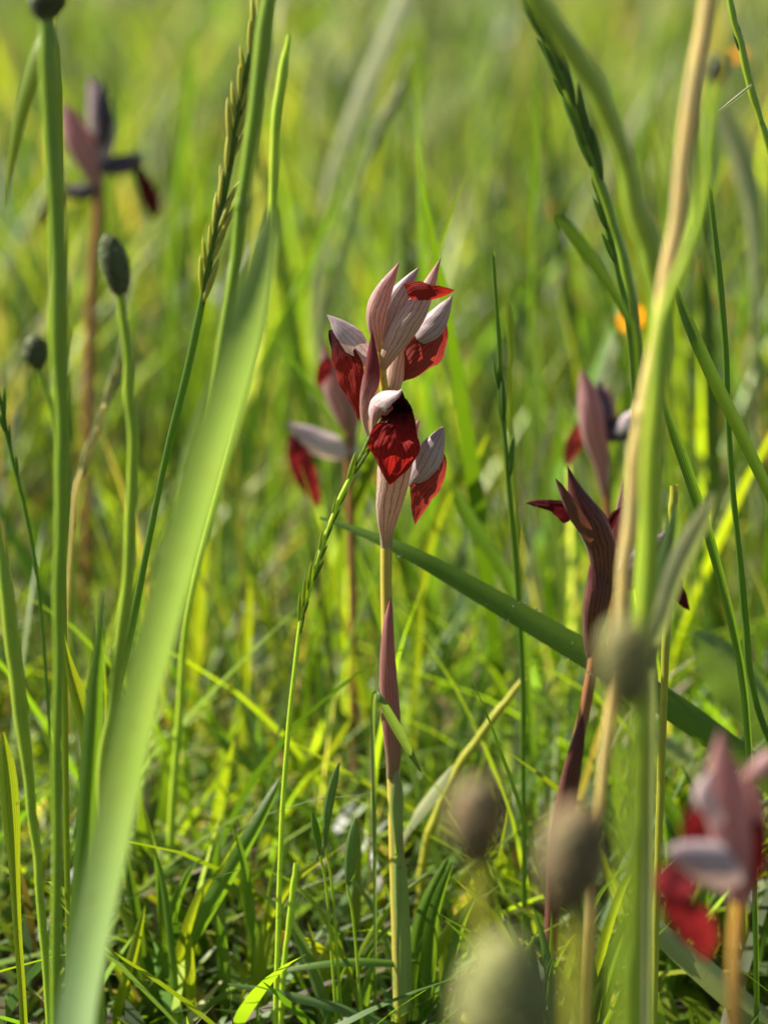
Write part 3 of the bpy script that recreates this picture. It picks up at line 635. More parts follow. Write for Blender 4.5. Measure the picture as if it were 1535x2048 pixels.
# blurred orchid close to the viewer at the lower right
small_orchid('blurred pink and scarlet orchid at the lower right corner, nearest of the orchids', 0.545,
    [(1475, 1620, 0, 12), (1478, 1780, 0, 14), (1470, 1900, 0, 15), (1465, 2060, 0, 16)],
    [NEW, ('bract', 'pinkb', [(1475, 1800, -2, 20), (1462, 1690, -3, 40), (1450, 1610, -3, 46), (1445, 1550, -3, 34), (1442, 1500, -3, 18), (1440, 1455, -3, 1)], 0, 0),
     ('sepal', 'hood', [(1435, 1650, -7, 14), (1408, 1610, -8, 26), (1405, 1575, -8, 20), (1420, 1540, -8, 2)], (-0.5, -0.8, 0.2), 110),
     ('lip', 'lipred', [(1400, 1600, 2, 10), (1390, 1650, 1, 30), (1400, 1690, 1, 30), (1410, 1720, 1, 6)], FRONT, 40),
     NEW, ('hood', 'hooddark', [(1490, 1755, -6, 10), (1465, 1745, -10, 44), (1430, 1725, -12, 44), (1390, 1712, -13, 34), (1350, 1702, -13, 20), (1330, 1700, -12, 2)], (-0.1, -0.85, 0.45), 160),
     ('lip', 'lipred', [(1372, 1730, -8, 30), (1352, 1765, -12, 44), (1350, 1800, -14, 34), (1366, 1835, -12, 44), (1388, 1868, -10, 44), (1402, 1900, -9, 26), (1408, 1922, -7, 2)], (-0.35, -0.9, 0.1), [-60, 30, 110, 80, 60]),
     NEW, ('bract', 'pinkb', [(1480, 1810, 4, 20), (1500, 1700, 4, 32), (1505, 1620, 3, 28), (1495, 1550, 3, 10), (1490, 1520, 3, 1)], 0, 0),
     ('lip', 'lipred', [(1510, 1640, 0, 16), (1510, 1700, 0, 26), (1505, 1760, 0, 14), (1500, 1790, 0, 1)], FRONT, 50),
     NEW, ('hood', 'pinkb', [(1490, 1560, 0, 8), (1515, 1540, -3, 22), (1550, 1520, -3, 24), (1590, 1500, -3, 1)], (0, -0.9, 0.4), 150)], 'orstem')

# ------------------------------------------------------------------ plantains
plantain('thick green plantain stem at far left, head cut by the top edge',
    [(100, -60, 0, 4), (98, -30, 0, 30), (96, 0, 0, 36), (95, 20, 0, 30), (97, 38, 0, 18)],
    [(97, 30, 0, 17), (100, 150, 0, 20), (106, 320, 0, 20), (118, 560, 0, 18), (126, 800, 0, 17), (126, 1000, 0, 16), (120, 1200, 0, 12), (118, 1450, 0, 11), (116, 1750, 0, 11), (112, 2060, 0, 11)], 0.67, smat='stemdeep')
plantain('plantain with dark oval head left of the broad grass blade',
    [(212, 468, 0, 3), (216, 482, 0, 17), (226, 515, 0, 26), (235, 550, 0, 25), (240, 578, 0, 17), (241, 592, 0, 8)],
    [(240, 585, 0, 9), (250, 660, 0, 10), (259, 760, 0, 10), (265, 880, 0, 11), (264, 1000, 0, 12), (256, 1150, 0, 13), (240, 1300, 0, 13), (222, 1440, 0, 14), (208, 1560, 0, 15)], 0.69)
plantain('small round dark plantain head at the left edge, beside the thick stem',
    [(70, 668, 0, 3), (70, 680, 0, 17), (72, 700, 0, 23), (76, 722, 0, 18), (80, 738, 0, 8)], [(79, 730, 0, 6), (90, 770, 0, 6), (108, 830, 0, 7), (122, 950, 0, 7)], 0.98, smat='stemdeep')
plantain('large grey-green plantain head crossing the dry yellow stalk at the right',
    [(1248, 1235, 0, 4), (1248, 1252, 0, 34), (1250, 1290, 0, 48), (1254, 1340, 0, 50), (1260, 1385, 0, 38), (1264, 1412, 0, 18)],
    [(1264, 1400, 0, 17), (1270, 1480, 0, 19), (1268, 1600, 0, 20), (1262, 1750, 0, 20), (1255, 1900, 0, 20), (1245, 2070, 0, 20)], 0.44, 'headolive')
plantain('brown plantain head in front of the dark orchid stem, lower right of centre',
    [(1165, 1602, 0, 5), (1162, 1622, 0, 40), (1155, 1670, 0, 60), (1148, 1730, 0, 64), (1142, 1785, 0, 50), (1145, 1822, 0, 24)],
    [(1146, 1805, 0, 22), (1158, 1880, 0, 25), (1160, 1960, 0, 27), (1155, 2080, 0, 28)], 0.42, 'headbrown', 'olive')
plantain('small brownish plantain head at bottom centre, left of the larger brown one',
    [(965, 1555, 0, 5), (962, 1572, 0, 36), (958, 1620, 0, 54), (955, 1665, 0, 52), (958, 1705, 0, 36), (962, 1732, 0, 18)],
    [(962, 1718, 0, 20), (968, 1800, 0, 23), (970, 1900, 0, 25), (968, 2070, 0, 26)], 0.43, 'headbrown', 'olive')
plantain('pale green plantain head at the bottom edge, lowest and most blurred',
    [(1005, 1868, 0, 5), (1008, 1888, 0, 44), (1012, 1940, 0, 76), (1015, 2010, 0, 96), (1012, 2080, 0, 88), (1010, 2140, 0, 40)], [(1010, 2120, 0, 28), (1008, 2250, 0, 30)], 0.39, 'headpale', 'olive')
plantain('small dark plantain head at upper right on a bent green stem',
    [(1434, 108, 0, 3), (1434, 118, 0, 13), (1432, 138, 0, 18), (1427, 158, 0, 13), (1424, 168, 0, 7)],
    [(1424, 160, 0, 8), (1418, 240, 0, 10), (1414, 320, 0, 11), (1404, 410, 0, 12), (1382, 490, 0, 14), (1352, 570, 0, 16), (1326, 640, 0, 17), (1312, 760, 0, 18), (1304, 920, 0, 19), (1298, 1120, 0, 18), (1288, 1300, 0, 18), (1280, 1500, 0, 17), (1274, 1800, 0, 17)], 0.57, smat='stemlime')

# ------------------------------------------------------------------ grasses that stand out one by one
leaf_thing('grass_plant', 'broad pale green grass blade slanting up the left side, out of focus', 'grass blade',
    [(545, 415, 30, 8), (540, 470, 22, 24), (520, 560, 10, 36), (492, 680, 2, 42), (458, 800, 0, 44), (420, 920, 0, 44), (385, 1040, 0, 44), (345, 1180, 0, 44), (310, 1310, 0, 44), (276, 1450, 0, 44), (245, 1600, 0, 44), (212, 1760, 0, 43), (180, 1920, 0, 42), (155, 2070, 0, 42)], 0.58, 'broad', face=(0.5, -0.85, 0.1), arc=60, keel=0.1, nv=50)
leaf_thing('grass_plant', 'narrow light green leaf hanging tip down at the top left corner', 'grass blade',
    [(12, 412, 0, 2), (20, 330, 0, 9), (34, 240, 0, 18), (58, 150, 0, 22), (82, 70, 4, 18), (100, 20, 20, 12), (112, 120, 60, 12), (116, 500, 70, 12)], 0.72, 'bright', face=(-0.5, -0.8, 0.3), arc=40)
stalk_thing('grass_stalk', 'tall grass stalk with yellowish spike, crossing behind the broad blade', 'grass',
    [(545, -60, 0, 3), (522, 20, 0, 6), (500, 120, 0, 7), (478, 230, 0, 7), (455, 350, 0, 7), (436, 440, 0, 7), (428, 485, 0, 6), (412, 560, 0, 7), (385, 690, 0, 8), (352, 830, 0, 8), (322, 960, 0, 7), (298, 1080, 0, 7), (270, 1220, 0, 8), (240, 1360, 0, 8), (212, 1500, 0, 8)], 0.765, 'green', spike=(0.0, 0.44, 38, 0.0135), smat='olive', spread=0.2, group='grass stalks')
stalk_thing('grass_stalk', 'thick dark green stalk at the top edge, right of the yellowish spike', 'grass',
    [(545, -40, 0, 14), (530, 60, 0, 16), (515, 170, 0, 15), (500, 280, 0, 13), (484, 400, 0, 12), (470, 520, 0, 11), (430, 760, 0, 10), (390, 940, 0, 10), (340, 1150, 0, 10), (300, 1350, 0, 10), (250, 1600, 0, 10), (200, 1800, 0, 10), (160, 2040, 0, 10)], 0.70, 'stemdeep', node=(0.28,), group='grass stalks')
stalk_thing('grass_stalk', 'slender bright yellow-green stalk ending above the broad blade tip', 'grass',
    [(578, 70, 0, 4), (566, 140, 0, 9), (553, 250, 0, 10), (547, 370, 0, 9), (542, 480, 0, 8), (520, 640, 0, 8), (480, 800, 0, 8), (430, 1000, 0, 8), (380, 1200, 0, 8)], 0.90, 'stemlime', group='grass stalks')
stalk_thing('grass_stalk', 'thin bright spike arching up to the front flower of the central orchid', 'grass',
    [(742, 885, 0, 4), (728, 908, 0, 5), (706, 945, 0, 5.5), (680, 1000, 0, 5.5), (655, 1062, 0, 5.5), (635, 1125, 0, 5.5), (615, 1190, 0, 5), (600, 1250, 0, 5), (590, 1330, 0, 5), (580, 1420, 0, 5), (570, 1540, 0, 5), (562, 1680, 0, 5), (556, 1850, 0, 5), (552, 2000, 0, 5)], 0.785, 'stemlime', spike=(0.01, 0.46, 26, 0.0085), smat='bright', group='grass stalks')
long_blade = leaf_thing('grass_plant', 'long dark green blade running down right from behind the central stem', 'grass blade',
    [(640, 1035, 15.0, 2.5), (700, 1055, 11.0, 7.4), (770, 1082, 6.0, 12.3), (840, 1115, 2.5, 16.4), (930, 1165, 0.0, 21.3), (1030, 1222, -3.0, 24.6), (1130, 1280, -7.0, 27.1), (1230, 1340, -11.0, 28.7), (1330, 1402, -13.0, 29.5), (1420, 1465, -14.0, 28.7), (1540, 1560, -14.0, 24.6), (1640, 1680, -14.0, 21.3)], 0.835, 'dark', face=(-0.15, -0.75, 0.55), arc=40, keel=0.2, nv=50)
def dew(parent, pts, Y, n, rmax=0.00045):
    C, R = place(pts, Y); D = cr(np.hstack([C, R[:, None]]), 300)
    vs, fs = [], []
    for i in range(n):
        k = random.randrange(60, 240); e = random.choice((-1, -1, 1, random.uniform(-1, 1)))
        c = D[k, :3] + np.array([0.35 * e, -0.35, 0.8 * e]) * D[k, 3] + np.array([0, -0.0006, 0]); rr = random.uniform(0.3, 1) * rmax
        o = len(vs)
        for a in range(5):
            for q in range(8):
                th = math.pi * a / 4; vs.append(tuple(c + rr * np.array([math.sin(th) * math.cos(q * 0.785), math.sin(th) * math.sin(q * 0.785), math.cos(th)])))
        for a in range(4):
            for q in range(8): fs.append((o + a * 8 + q, o + a * 8 + (q + 1) % 8, o + a * 8 + 8 + (q + 1) % 8, o + a * 8 + 8 + q))
    me = bpy.data.meshes.new('dew'); me.from_pydata(vs, [], fs); me.polygons.foreach_set('use_smooth', [True] * len(me.polygons)); me.update()
    m = NB('dew_water'); p = m.n('ShaderNodeBsdfPrincipled'); p.inputs['Transmission Weight'].default_value = 1.0; p.inputs['IOR'].default_value = 1.33; p.inputs['Roughness'].default_value = 0.03
    m.l(p.outputs[0], m.out.inputs['Surface'])
    return tag(link('dew', me, m.m, parent), kind='stuff')
dew(long_blade, [(640, 1035, 30, 3), (840, 1115, 5, 20), (1030, 1222, -6, 30), (1230, 1340, -22, 35), (1420, 1465, -28, 35)], 0.835, 60)
leaf_thing('grass_plant', 'short green blade tip crossing in front of the central orchid stem', 'grass blade',
    [(842, 1545, 2, 1), (825, 1515, 0, 6), (800, 1470, -4, 10), (775, 1425, -8, 10), (760, 1398, -10, 6), (752, 1385, -6, 5), (745, 1420, 4, 4), (748, 1600, 8, 4)], 0.795, 'glauc', arc=50, root=True)
stalk_thing('dry_stalk', 'long dry yellow stalk slanting down the right side, out of focus', 'dry stalk',
    [(1422, -60, 0, 22), (1405, 60, 0, 17), (1385, 180, 0, 17), (1366, 310, 0, 17), (1350, 430, 0, 17), (1335, 545, 0, 16), (1312, 680, 0, 16), (1286, 820, 0, 16), (1266, 960, 0, 14), (1252, 1090, 0, 14), (1241, 1230, 0, 13), (1225, 1380, 0, 12), (1208, 1530, 0, 11), (1196, 1640, 0, 10), (1185, 1800, 0, 9)], 0.615, 'straw', node=(0.42,), group='grass stalks')
stalk_thing('grass_stalk', 'thick green stem arching from the top edge down into the right-hand tangle', 'grass',
    [(1055, -40, 0, 20), (1095, 30, 0, 21), (1150, 110, 0, 22), (1200, 200, 0, 22), (1240, 300, 0, 22), (1272, 400, 0, 22), (1298, 500, 0, 22), (1314, 590, 0, 20), (1316, 700, 0, 22), (1306, 850, 0, 23), (1298, 1000, 0, 23), (1290, 1200, 0, 23), (1288, 1500, 0, 22)], 0.635, 'stemgreen', group='grass stalks')
stalk_thing('grass_stalk', 'dark green spike beside the arching stem at the upper right', 'grass',
    [(1048, -20, 0, 6), (1090, 70, 0, 8), (1130, 170, 0, 9), (1170, 280, 0, 9), (1205, 380, 0, 9), (1235, 480, 0, 9), (1258, 580, 0, 9), (1275, 700, 0, 9), (1285, 900, 0, 9)], 0.735, 'stemdeep', spike=(0.03, 0.36, 16, 0.015), smat='green', group='grass stalks')
stalk_thing('grass_stalk', 'thin sharp-edged spike left of the dark green spike, upper right', 'grass',
    [(1080, 60, 0, 3), (1110, 140, 0, 5), (1145, 230, 0, 5.5), (1175, 310, 0, 6), (1200, 400, 0, 6), (1222, 490, 0, 6), (1240, 570, 0, 6), (1258, 680, 0, 6), (1270, 850, 0, 6)], 0.775, 'green', spike=(0.02, 0.5, 15, 0.0095), smat='green', group='grass stalks')
leaf_thing('grass_plant', 'short dark blunt leaf pointing up left beside the dry stalk', 'grass blade',
    [(1112, 432, 0, 6), (1130, 448, 0, 13), (1160, 485, 0, 15), (1195, 535, 0, 13), (1225, 582, 0, 10), (1250, 630, 0, 8), (1268, 720, 0, 7)], 0.70, 'dark', face=(0, -0.9, 0.4), arc=60)
leaf_thing('grass_plant', 'dark green blade falling to the right edge below the bent plantain stem', 'grass blade',
    [(1345, 560, 4, 3), (1370, 625, 2, 11), (1400, 695, 0, 14), (1440, 780, 0, 15), (1480, 860, 0, 14), (1520, 945, 0, 13), (1560, 1030, 0, 12), (1600, 1150, 0, 11)], 0.785, 'dark', face=(0.2, -0.9, 0.4), arc=50)
stalk_thing('grass_stalk', 'thin light green stalk at the top right corner with a straw stuck to it', 'grass',
    [(1448, -50, 0, 6), (1462, 20, 0, 7), (1480, 90, 0, 7.5), (1498, 165, 0, 7.5), (1518, 235, 0, 7), (1540, 310, 0, 7), (1570, 500, 0, 7)], 0.805, 'stemgreen', spike=(0.2, 0.26, 3, 0.007), smat='green', group='grass stalks')
leaf_thing('dry_straw', 'pale bit of straw leaning on the thin stalk near the top right corner', 'straw',
    [(1432, 226, 0, 1.5), (1455, 208, 0, 3), (1480, 188, 0, 3.5), (1502, 170, -2, 2)], 0.803, 'pale', root=False, arc=80)
stalk_thing('grass_stalk', 'upright jointed green stalk near the right edge, sharp in its lower half', 'grass',
    [(1418, 370, 0, 5), (1430, 480, 0, 6), (1442, 600, 0, 6.5), (1450, 720, 0, 6.5), (1455, 850, 0, 6.5), (1466, 1000, 0, 7), (1478, 1130, 0, 7), (1488, 1240, 0, 7.5), (1494, 1325, 0, 8), (1512, 1410, 0, 7), (1540, 1490, 0, 7), (1570, 1600, 0, 7)], 0.80, 'green', node=(0.72,), group='grass stalks')
leaf_thing('grass_plant', 'folded green blade between the tangle and the jointed stalk at right', 'grass blade',
    [(1318, 770, 0, 2), (1335, 815, 0, 8), (1356, 870, 0, 12), (1378, 930, 0, 13), (1398, 990, 0, 13), (1418, 1050, 0, 12), (1440, 1130, 0, 11), (1470, 1250, 0, 10), (1495, 1400, 0, 9)], 0.79, 'green', face=(0.5, -0.8, 0.1), arc=120, keel=0.6)
leaf_thing('grass_plant', 'blurred pale leaf bending across the right-hand tangle', 'grass blade',
    [(1428, 985, 0, 3), (1408, 1030, 0, 16), (1378, 1085, 0, 22), (1352, 1140, 0, 22), (1335, 1190, 0, 20), (1318, 1250, 0, 18), (1305, 1300, 2, 14), (1300, 1380, 10, 12)], 0.62, 'pale', arc=50)
leaf_thing('grass_plant', 'second pale leaf beside the bent plantain stem, pointing up', 'grass blade',
    [(1352, 1010, 0, 3), (1345, 1060, 0, 14), (1330, 1130, 0, 18), (1312, 1200, 0, 18), (1300, 1270, 0, 16), (1292, 1380, 0, 14)], 0.69, 'glauc', arc=50)
stalk_thing('grass_stalk', 'cut stump of a brown-green stalk right of the dry yellow stalk', 'grass',
    [(1348, 970, 0, 9), (1346, 1000, 0, 8), (1343, 1060, 0, 8), (1338, 1150, 0, 8), (1330, 1300, 0, 8)], 0.76, 'olive', group='grass stalks')
# left edge
stalk_thing('grass_stalk', 'blurred green stalk at the left edge curving down to the bottom corner', 'grass',
    [(-12, 1010, 0, 8), (2, 1100, 0, 12), (18, 1220, 0, 14), (34, 1360, 0, 15), (50, 1500, 0, 14), (64, 1620, 0, 10), (76, 1740, 0, 9), (88, 1870, 0, 8), (96, 2000, 0, 8), (100, 2070, 0, 8)], 0.72, 'stemgreen', group='grass stalks')
leaf_thing('grass_plant', 'glowing yellow-green blade in the lower left corner', 'grass blade',
    [(6, 1465, 0, 3), (14, 1540, 0, 17), (22, 1640, 0, 18), (28, 1730, 0, 12), (34, 1850, 0, 9), (42, 1960, 0, 8), (48, 2060, 0, 8)], 0.75, 'bright', arc=50)
leaf_thing('grass_plant', 'bright narrow blade between the thick stem and the plantain at left', 'grass blade',
    [(128, 1270, 0, 1), (136, 1320, 0, 8), (152, 1380, 0, 15), (166, 1430, 0, 17), (176, 1500, 0, 15), (184, 1640, 0, 13), (186, 1850, 0, 12)], 0.78, 'bright', arc=60)
leaf_thing('grass_plant', 'soft yellow-green blade hugging the left side of the broad blade', 'grass blade',
    [(205, 1180, 4, 2), (198, 1280, 0, 10), (188, 1400, 0, 18), (178, 1540, 0, 20), (168, 1700, 0, 20), (155, 1860, 0, 20), (142, 2060, 0, 18)], 0.69, 'green', arc=60)
stalk_thing('grass_stalk', 'thin dark spike at the left edge above the curved stalk', 'grass',
    [(-20, 740, 0, 2), (0, 800, 0, 4), (12, 860, 0, 4), (26, 920, 0, 4), (40, 975, 0, 3.5), (60, 1060, 0, 3.5), (80, 1200, 0, 3.5)], 0.84, 'green', spike=(0.02, 0.4, 8, 0.009), smat='green', group='grass stalks')
stalk_thing('grass_stalk', 'withered feathery spike behind the plantain with dark oval head', 'grass',
    [(240, 722, 0, 3), (225, 770, 0, 5), (205, 830, 0, 6), (185, 890, 0, 6), (165, 940, 0, 5), (150, 1000, 0, 5), (135, 1200, 0, 5)], 0.95, 'straw', spike=(0.02, 0.5, 12, 0.012), smat='pale', group='grass stalks')
# lower centre
leaf_thing('grass_plant', 'dark green blade leaning up right in the lower left, with bright edge', 'grass blade',
    [(560, 1555, 10, 2), (545, 1590, 6, 9), (500, 1675, 0, 15), (455, 1755, 0, 18), (410, 1830, 0, 19), (365, 1905, 0, 20), (320, 1980, 0, 20), (285, 2040, 0, 19)], 0.825, 'green', face=(0.35, -0.85, 0.35), arc=70, keel=0.4)
leaf_thing('grass_plant', 'short yellow-green blade beside the foot of the broad blade', 'grass blade',
    [(290, 1812, 0, 1), (280, 1850, 0, 7), (265, 1910, 0, 10), (248, 1970, 0, 10), (232, 2040, 0, 9)], 0.815, 'bright', arc=60)
leaf_thing('grass_plant', 'dark narrow blade left of the leaning dark blade', 'grass blade',
    [(246, 1690, 0, 1), (256, 1740, 0, 8), (266, 1800, 0, 11), (276, 1870, 0, 12), (284, 1960, 0, 11), (290, 2050, 0, 10)], 0.835, 'dark', arc=60)
leaf_thing('grass_plant', 'fine upright blade in the lower left with glowing tip', 'grass blade',
    [(466, 1655, 0, 1), (473, 1700, 0, 5), (482, 1745, 0, 6), (490, 1800, 0, 6), (500, 1900, 0, 6)], 0.84, 'bright', arc=60)
stalk_thing('grass_stalk', 'hairy bright green stalk at bottom left of the central stem', 'grass',
    [(592, 1725, 0, 4), (588, 1760, 0, 6), (580, 1830, 0, 6), (572, 1900, 0, 6), (565, 1970, 0, 6), (560, 2060, 0, 6)], 0.795, 'stemlime', group='grass stalks')
def seed(label, pts, Y, mat='glauc'):
    C, R = place(pts, Y)
    t = thing('grass_stalk', label, 'grass', 'nodding oat-like seeds')
    link('spikelet', grid_mesh('spikelet', tube(C, R, 20, 10, 0.5, ridges=3, ridge=0.12)), M[mat], t)
    e = C[-1]; s = np.array([e, e + [0.002, 0.001, -0.012], e + [0.004, 0.003, -e[2] * 0.6], [e[0] + 0.006, e[1] + 0.004, -0.004]])
    link('stem', grid_mesh('stem', tube(s, np.array([0.0005, 0.0005, 0.0006, 0.0007]), 16, 6)), M['stemgreen'], t)
seed('long narrow grass seed, upper one of the three left of the central stem', [(678, 1525, 0, 1), (670, 1555, 0, 8), (660, 1600, 0, 10), (654, 1640, 0, 8), (650, 1695, 0, 2)], 0.79)
seed('small dark-edged grass seed, leftmost of the three left of the central stem', [(624, 1620, 0, 1), (630, 1650, 0, 8), (636, 1680, 0, 8), (640, 1712, 0, 2)], 0.79, 'green')
seed('plump grass seed, nearest of the three to the central stem', [(712, 1635, 0, 2), (709, 1665, 0, 12), (704, 1705, 0, 15), (699, 1745, 0, 10), (693, 1768, 0, 2)], 0.785)
stalk_thing('grass_stalk', 'thin upright spike to the right of the central orchid flowers', 'grass',
    [(985, 505, 0, 3), (992, 600, 0, 4), (998, 700, 0, 5), (1000, 790, 0, 6), (1008, 870, 0, 5), (1016, 960, 0, 5), (1026, 1080, 0, 5), (1036, 1200, 0, 5), (1042, 1320, 0, 5), (1046, 1500, 0, 5)], 0.84, 'green', spike=(0.25, 0.42, 4, 0.014), smat='green', group='grass stalks')
stalk_thing('grass_stalk', 'short spikelet tip right of the thin upright spike', 'grass',
    [(1014, 596, 0, 1), (1018, 640, 0, 7), (1022, 700, 0, 6), (1020, 760, 0, 4), (1024, 900, 0, 4), (1040, 1200, 0, 4)], 0.90, 'bright', group='grass stalks')
stalk_thing('grass_stalk', 'yellowish leafless stalk leaning up right below the long dark blade', 'grass',
    [(1050, 1355, 0, 5), (1010, 1405, 0, 8), (960, 1470, 0, 9), (915, 1540, 0, 9), (880, 1610, 0, 9), (850, 1700, 0, 9)], 0.88, 'olive', group='grass stalks')
leaf_thing('grass_plant', 'shiny whitish leaf lying just right of the central stem', 'grass blade',
    [(905, 1530, 0, 2), (880, 1565, 0, 15), (850, 1605, 0, 18), (825, 1640, 0, 14), (800, 1690, 4, 9)], 0.86, 'pale', face=(-0.4, -0.5, 0.75), arc=30)
leaf_thing('grass_plant', 'folded dark green leaf pair at bottom right of the central stem, left leaf', 'grass blade',
    [(895, 1715, 0, 2), (872, 1760, 0, 11), (846, 1820, 0, 16), (832, 1880, 0, 18), (828, 1950, 0, 17), (830, 2050, 0, 15)], 0.815, 'dark', face=(-0.3, -0.9, 0.2), arc=90, keel=0.5)
leaf_thing('grass_plant', 'folded dark green leaf pair at bottom right of the central stem, right leaf', 'grass blade',
    [(905, 1725, 0, 2), (886, 1775, 0, 10), (868, 1840, 0, 14), (862, 1910, 0, 17), (856, 1990, 0, 20), (845, 2070, 0, 20)], 0.80, 'dark', face=(0.3, -0.9, 0.2), arc=90, keel=0.5)
leaf_thing('grass_plant', 'pale striped blade falling to the lower right corner under the near orchid', 'grass blade',
    [(1262, 1812, 6, 4), (1290, 1838, 2, 16), (1340, 1880, 0, 24), (1400, 1932, 0, 27), (1460, 1985, 0, 28), (1530, 2045, 0, 28), (1600, 2110, 0, 26)], 0.80, 'pale', face=(-0.3, -0.6, 0.7), arc=50, keel=0.3)
leaf_thing('grass_plant', 'thin blade lying across the bottom, left of the central stem', 'grass blade',
    [(868, 1915, 10, 2), (800, 1925, 0, 8), (720, 1922, -4, 10), (640, 1928, -4, 8), (560, 1945, -2, 5), (520, 1990, 0, 4)], 0.80, 'green', face=(0, -0.6, 0.8), arc=40)
leaf_thing('grass_plant', 'pale thin blade lying along the bottom edge', 'grass blade',
    [(455, 1968, 0, 2), (520, 1978, 0, 8), (600, 1995, 0, 11), (680, 2015, 0, 11), (760, 2040, 0, 9), (830, 2070, 0, 8)], 0.79, 'glauc', face=(0, -0.6, 0.8), arc=40)
leaf_thing('grass_plant', 'large whitish blade glaring at the top edge, far behind', 'grass blade',
    [(835, -90, 0, 8), (805, -10, 0, 28), (765, 80, 0, 30), (725, 170, 0, 28), (690, 260, 0, 24), (660, 350, 0, 20), (640, 500, 0, 16)], 1.5, 'pale', face=(-0.5, -0.6, 0.6), arc=30)  # glare put into the pale leaf colour
stalk_thing('grass_stalk', 'greyish seed spike leaning right in the blurred upper middle', 'grass',
    [(806, 160, 0, 4), (785, 205, 0, 10), (760, 255, 0, 11), (740, 310, 0, 8), (715, 400, 0, 7), (690, 480, 0, 8), (660, 600, 0, 8), (640, 720, 0, 8)], 1.3, 'pale', spike=(0.02, 0.3, 8, 0.015), smat='pale', group='grass stalks')

# blurred blades behind that can still be told apart
for label, pts, Y, mat, face in [
    ('blurred bright blade slanting up right beside the lowest red lip', [(975, 868, 0, 2), (955, 905, 0, 10), (925, 950, 0, 14), (895, 1000, 0, 14), (870, 1060, 0, 12), (850, 1150, 0, 10)], 1.0, 'bright', (0.5, -0.8, 0.3)),
    ('blurred dark blade slanting down right from the lowest red lip', [(900, 960, 0, 2), (925, 1010, 0, 12), (960, 1070, 0, 15), (1000, 1130, 0, 14), (1030, 1200, 0, 12), (1050, 1300, 0, 10)], 0.95, 'green', (0.2, -0.9, 0.3)),
    ('soft yellow upright blade in the background right of the thin spike', [(1072, 620, 0, 2), (1078, 720, 0, 7.0), (1084, 830, 0, 9.0), (1088, 940, 0, 8.0), (1090, 1060, 0, 6.0), (1092, 1300, 0, 5.0)], 1.2, 'green', (0.7, -0.7, 0.1)),
    ('soft green upright blade high in the background right of the flowers', [(1068, 120, 0, 2), (1074, 220, 0, 7.0), (1070, 340, 0, 8.0), (1064, 460, 0, 6.5), (1060, 700, 0, 5.5)], 1.15, 'green', (0.6, -0.8, 0.1)),
    ('glowing yellow blade just right of the broad blade, half way up', [(415, 1010, 0, 2), (412, 1080, 0, 12), (404, 1180, 0, 18), (396, 1290, 0, 20), (392, 1400, 0, 16), (390, 1560, 0, 10)], 1.05, 'bright', (0.7, -0.7, 0.1)),
    ('second glowing blade right of the broad blade, shorter and paler', [(500, 1150, 0, 2), (500, 1220, 0, 12), (496, 1300, 0, 15), (490, 1400, 0, 12), (486, 1520, 0, 9)], 1.0, 'bright', (0.7, -0.7, 0.2)),
    ('blurred bright blade leaning right in front of the lower stem shadows', [(705, 1430, 0, 2), (670, 1480, 0, 12), (620, 1545, 0, 16), (570, 1620, 0, 17), (520, 1700, 0, 15), (480, 1790, 0, 12)], 0.95, 'bright', (0.5, -0.8, 0.4)),
    ('dull green blade leaning left low between broad blade and central stem', [(395, 1430, 0, 2), (440, 1480, 0, 9), (500, 1530, 0, 11), (560, 1580, 0, 11), (650, 1650, 0, 10)], 0.93, 'green', (-0.3, -0.8, 0.5)),
    ('bluish grass blade leaning right at the foot of the central stem', [(760, 1700, 0, 2), (735, 1740, 0, 12), (695, 1800, 0, 16), (650, 1860, 0, 16), (605, 1930, 0, 13)], 0.89, 'glauc', (-0.3, -0.7, 0.6)),
    ('bright yellow blade tip leaning in from the bottom, left of the central stem', [(770, 1770, 0, 2), (755, 1820, 0, 10), (735, 1880, 0, 13), (715, 1950, 0, 13), (700, 2040, 0, 11)], 0.87, 'bright', (0.4, -0.8, 0.3)),
    ('green blade slanting down behind the lower right orchid', [(1290, 1545, 0, 2), (1330, 1600, 0, 12), (1370, 1670, 0, 16), (1410, 1750, 0, 16), (1450, 1850, 0, 13)], 0.88, 'green', (-0.2, -0.8, 0.5)),
    ('pale leaf lying level at the right, left of the near orchid bud', [(1270, 1440, 0, 4), (1300, 1462, 0, 16), (1340, 1490, 0, 20), (1375, 1525, 0, 14), (1400, 1580, 0, 9)], 0.95, 'pale', (-0.2, -0.5, 0.8)),
    ('wide soft green blade at the upper left between stalk and dusky orchid', [(395, 40, 0, 2), (385, 140, 0, 11.0), (370, 260, 0, 13.0), (352, 400, 0, 12.0), (340, 600, 0, 9.0)], 1.5, 'green', (0.6, -0.8, 0.1)),
    ('soft blade leaning right in the blurred upper middle', [(690, 330, 0, 2), (660, 420, 0, 9.0), (620, 540, 0, 11.0), (585, 660, 0, 10.0), (560, 800, 0, 8.0)], 1.3, 'green', (0.6, -0.7, 0.3)),
    ('whitish leaf glare at the upper right behind the thin stalk', [(1440, 200, 0, 6), (1465, 270, 0, 24), (1485, 350, 0, 26), (1500, 430, 0, 18), (1510, 600, 0, 12)], 1.25, 'pale', (-0.5, -0.6, 0.6)),  # glare painted by the pale leaf colour
    ('broad yellow-green blade in the background near the right edge', [(1500, 560, 0, 2), (1480, 660, 0, 12.0), (1470, 780, 0, 15.0), (1462, 900, 0, 13.0), (1458, 1100, 0, 9.0)], 1.25, 'green', (0.7, -0.7, 0.1))]:
    leaf_thing('grass_plant', label, 'grass blade', pts, Y, mat, face, 40)

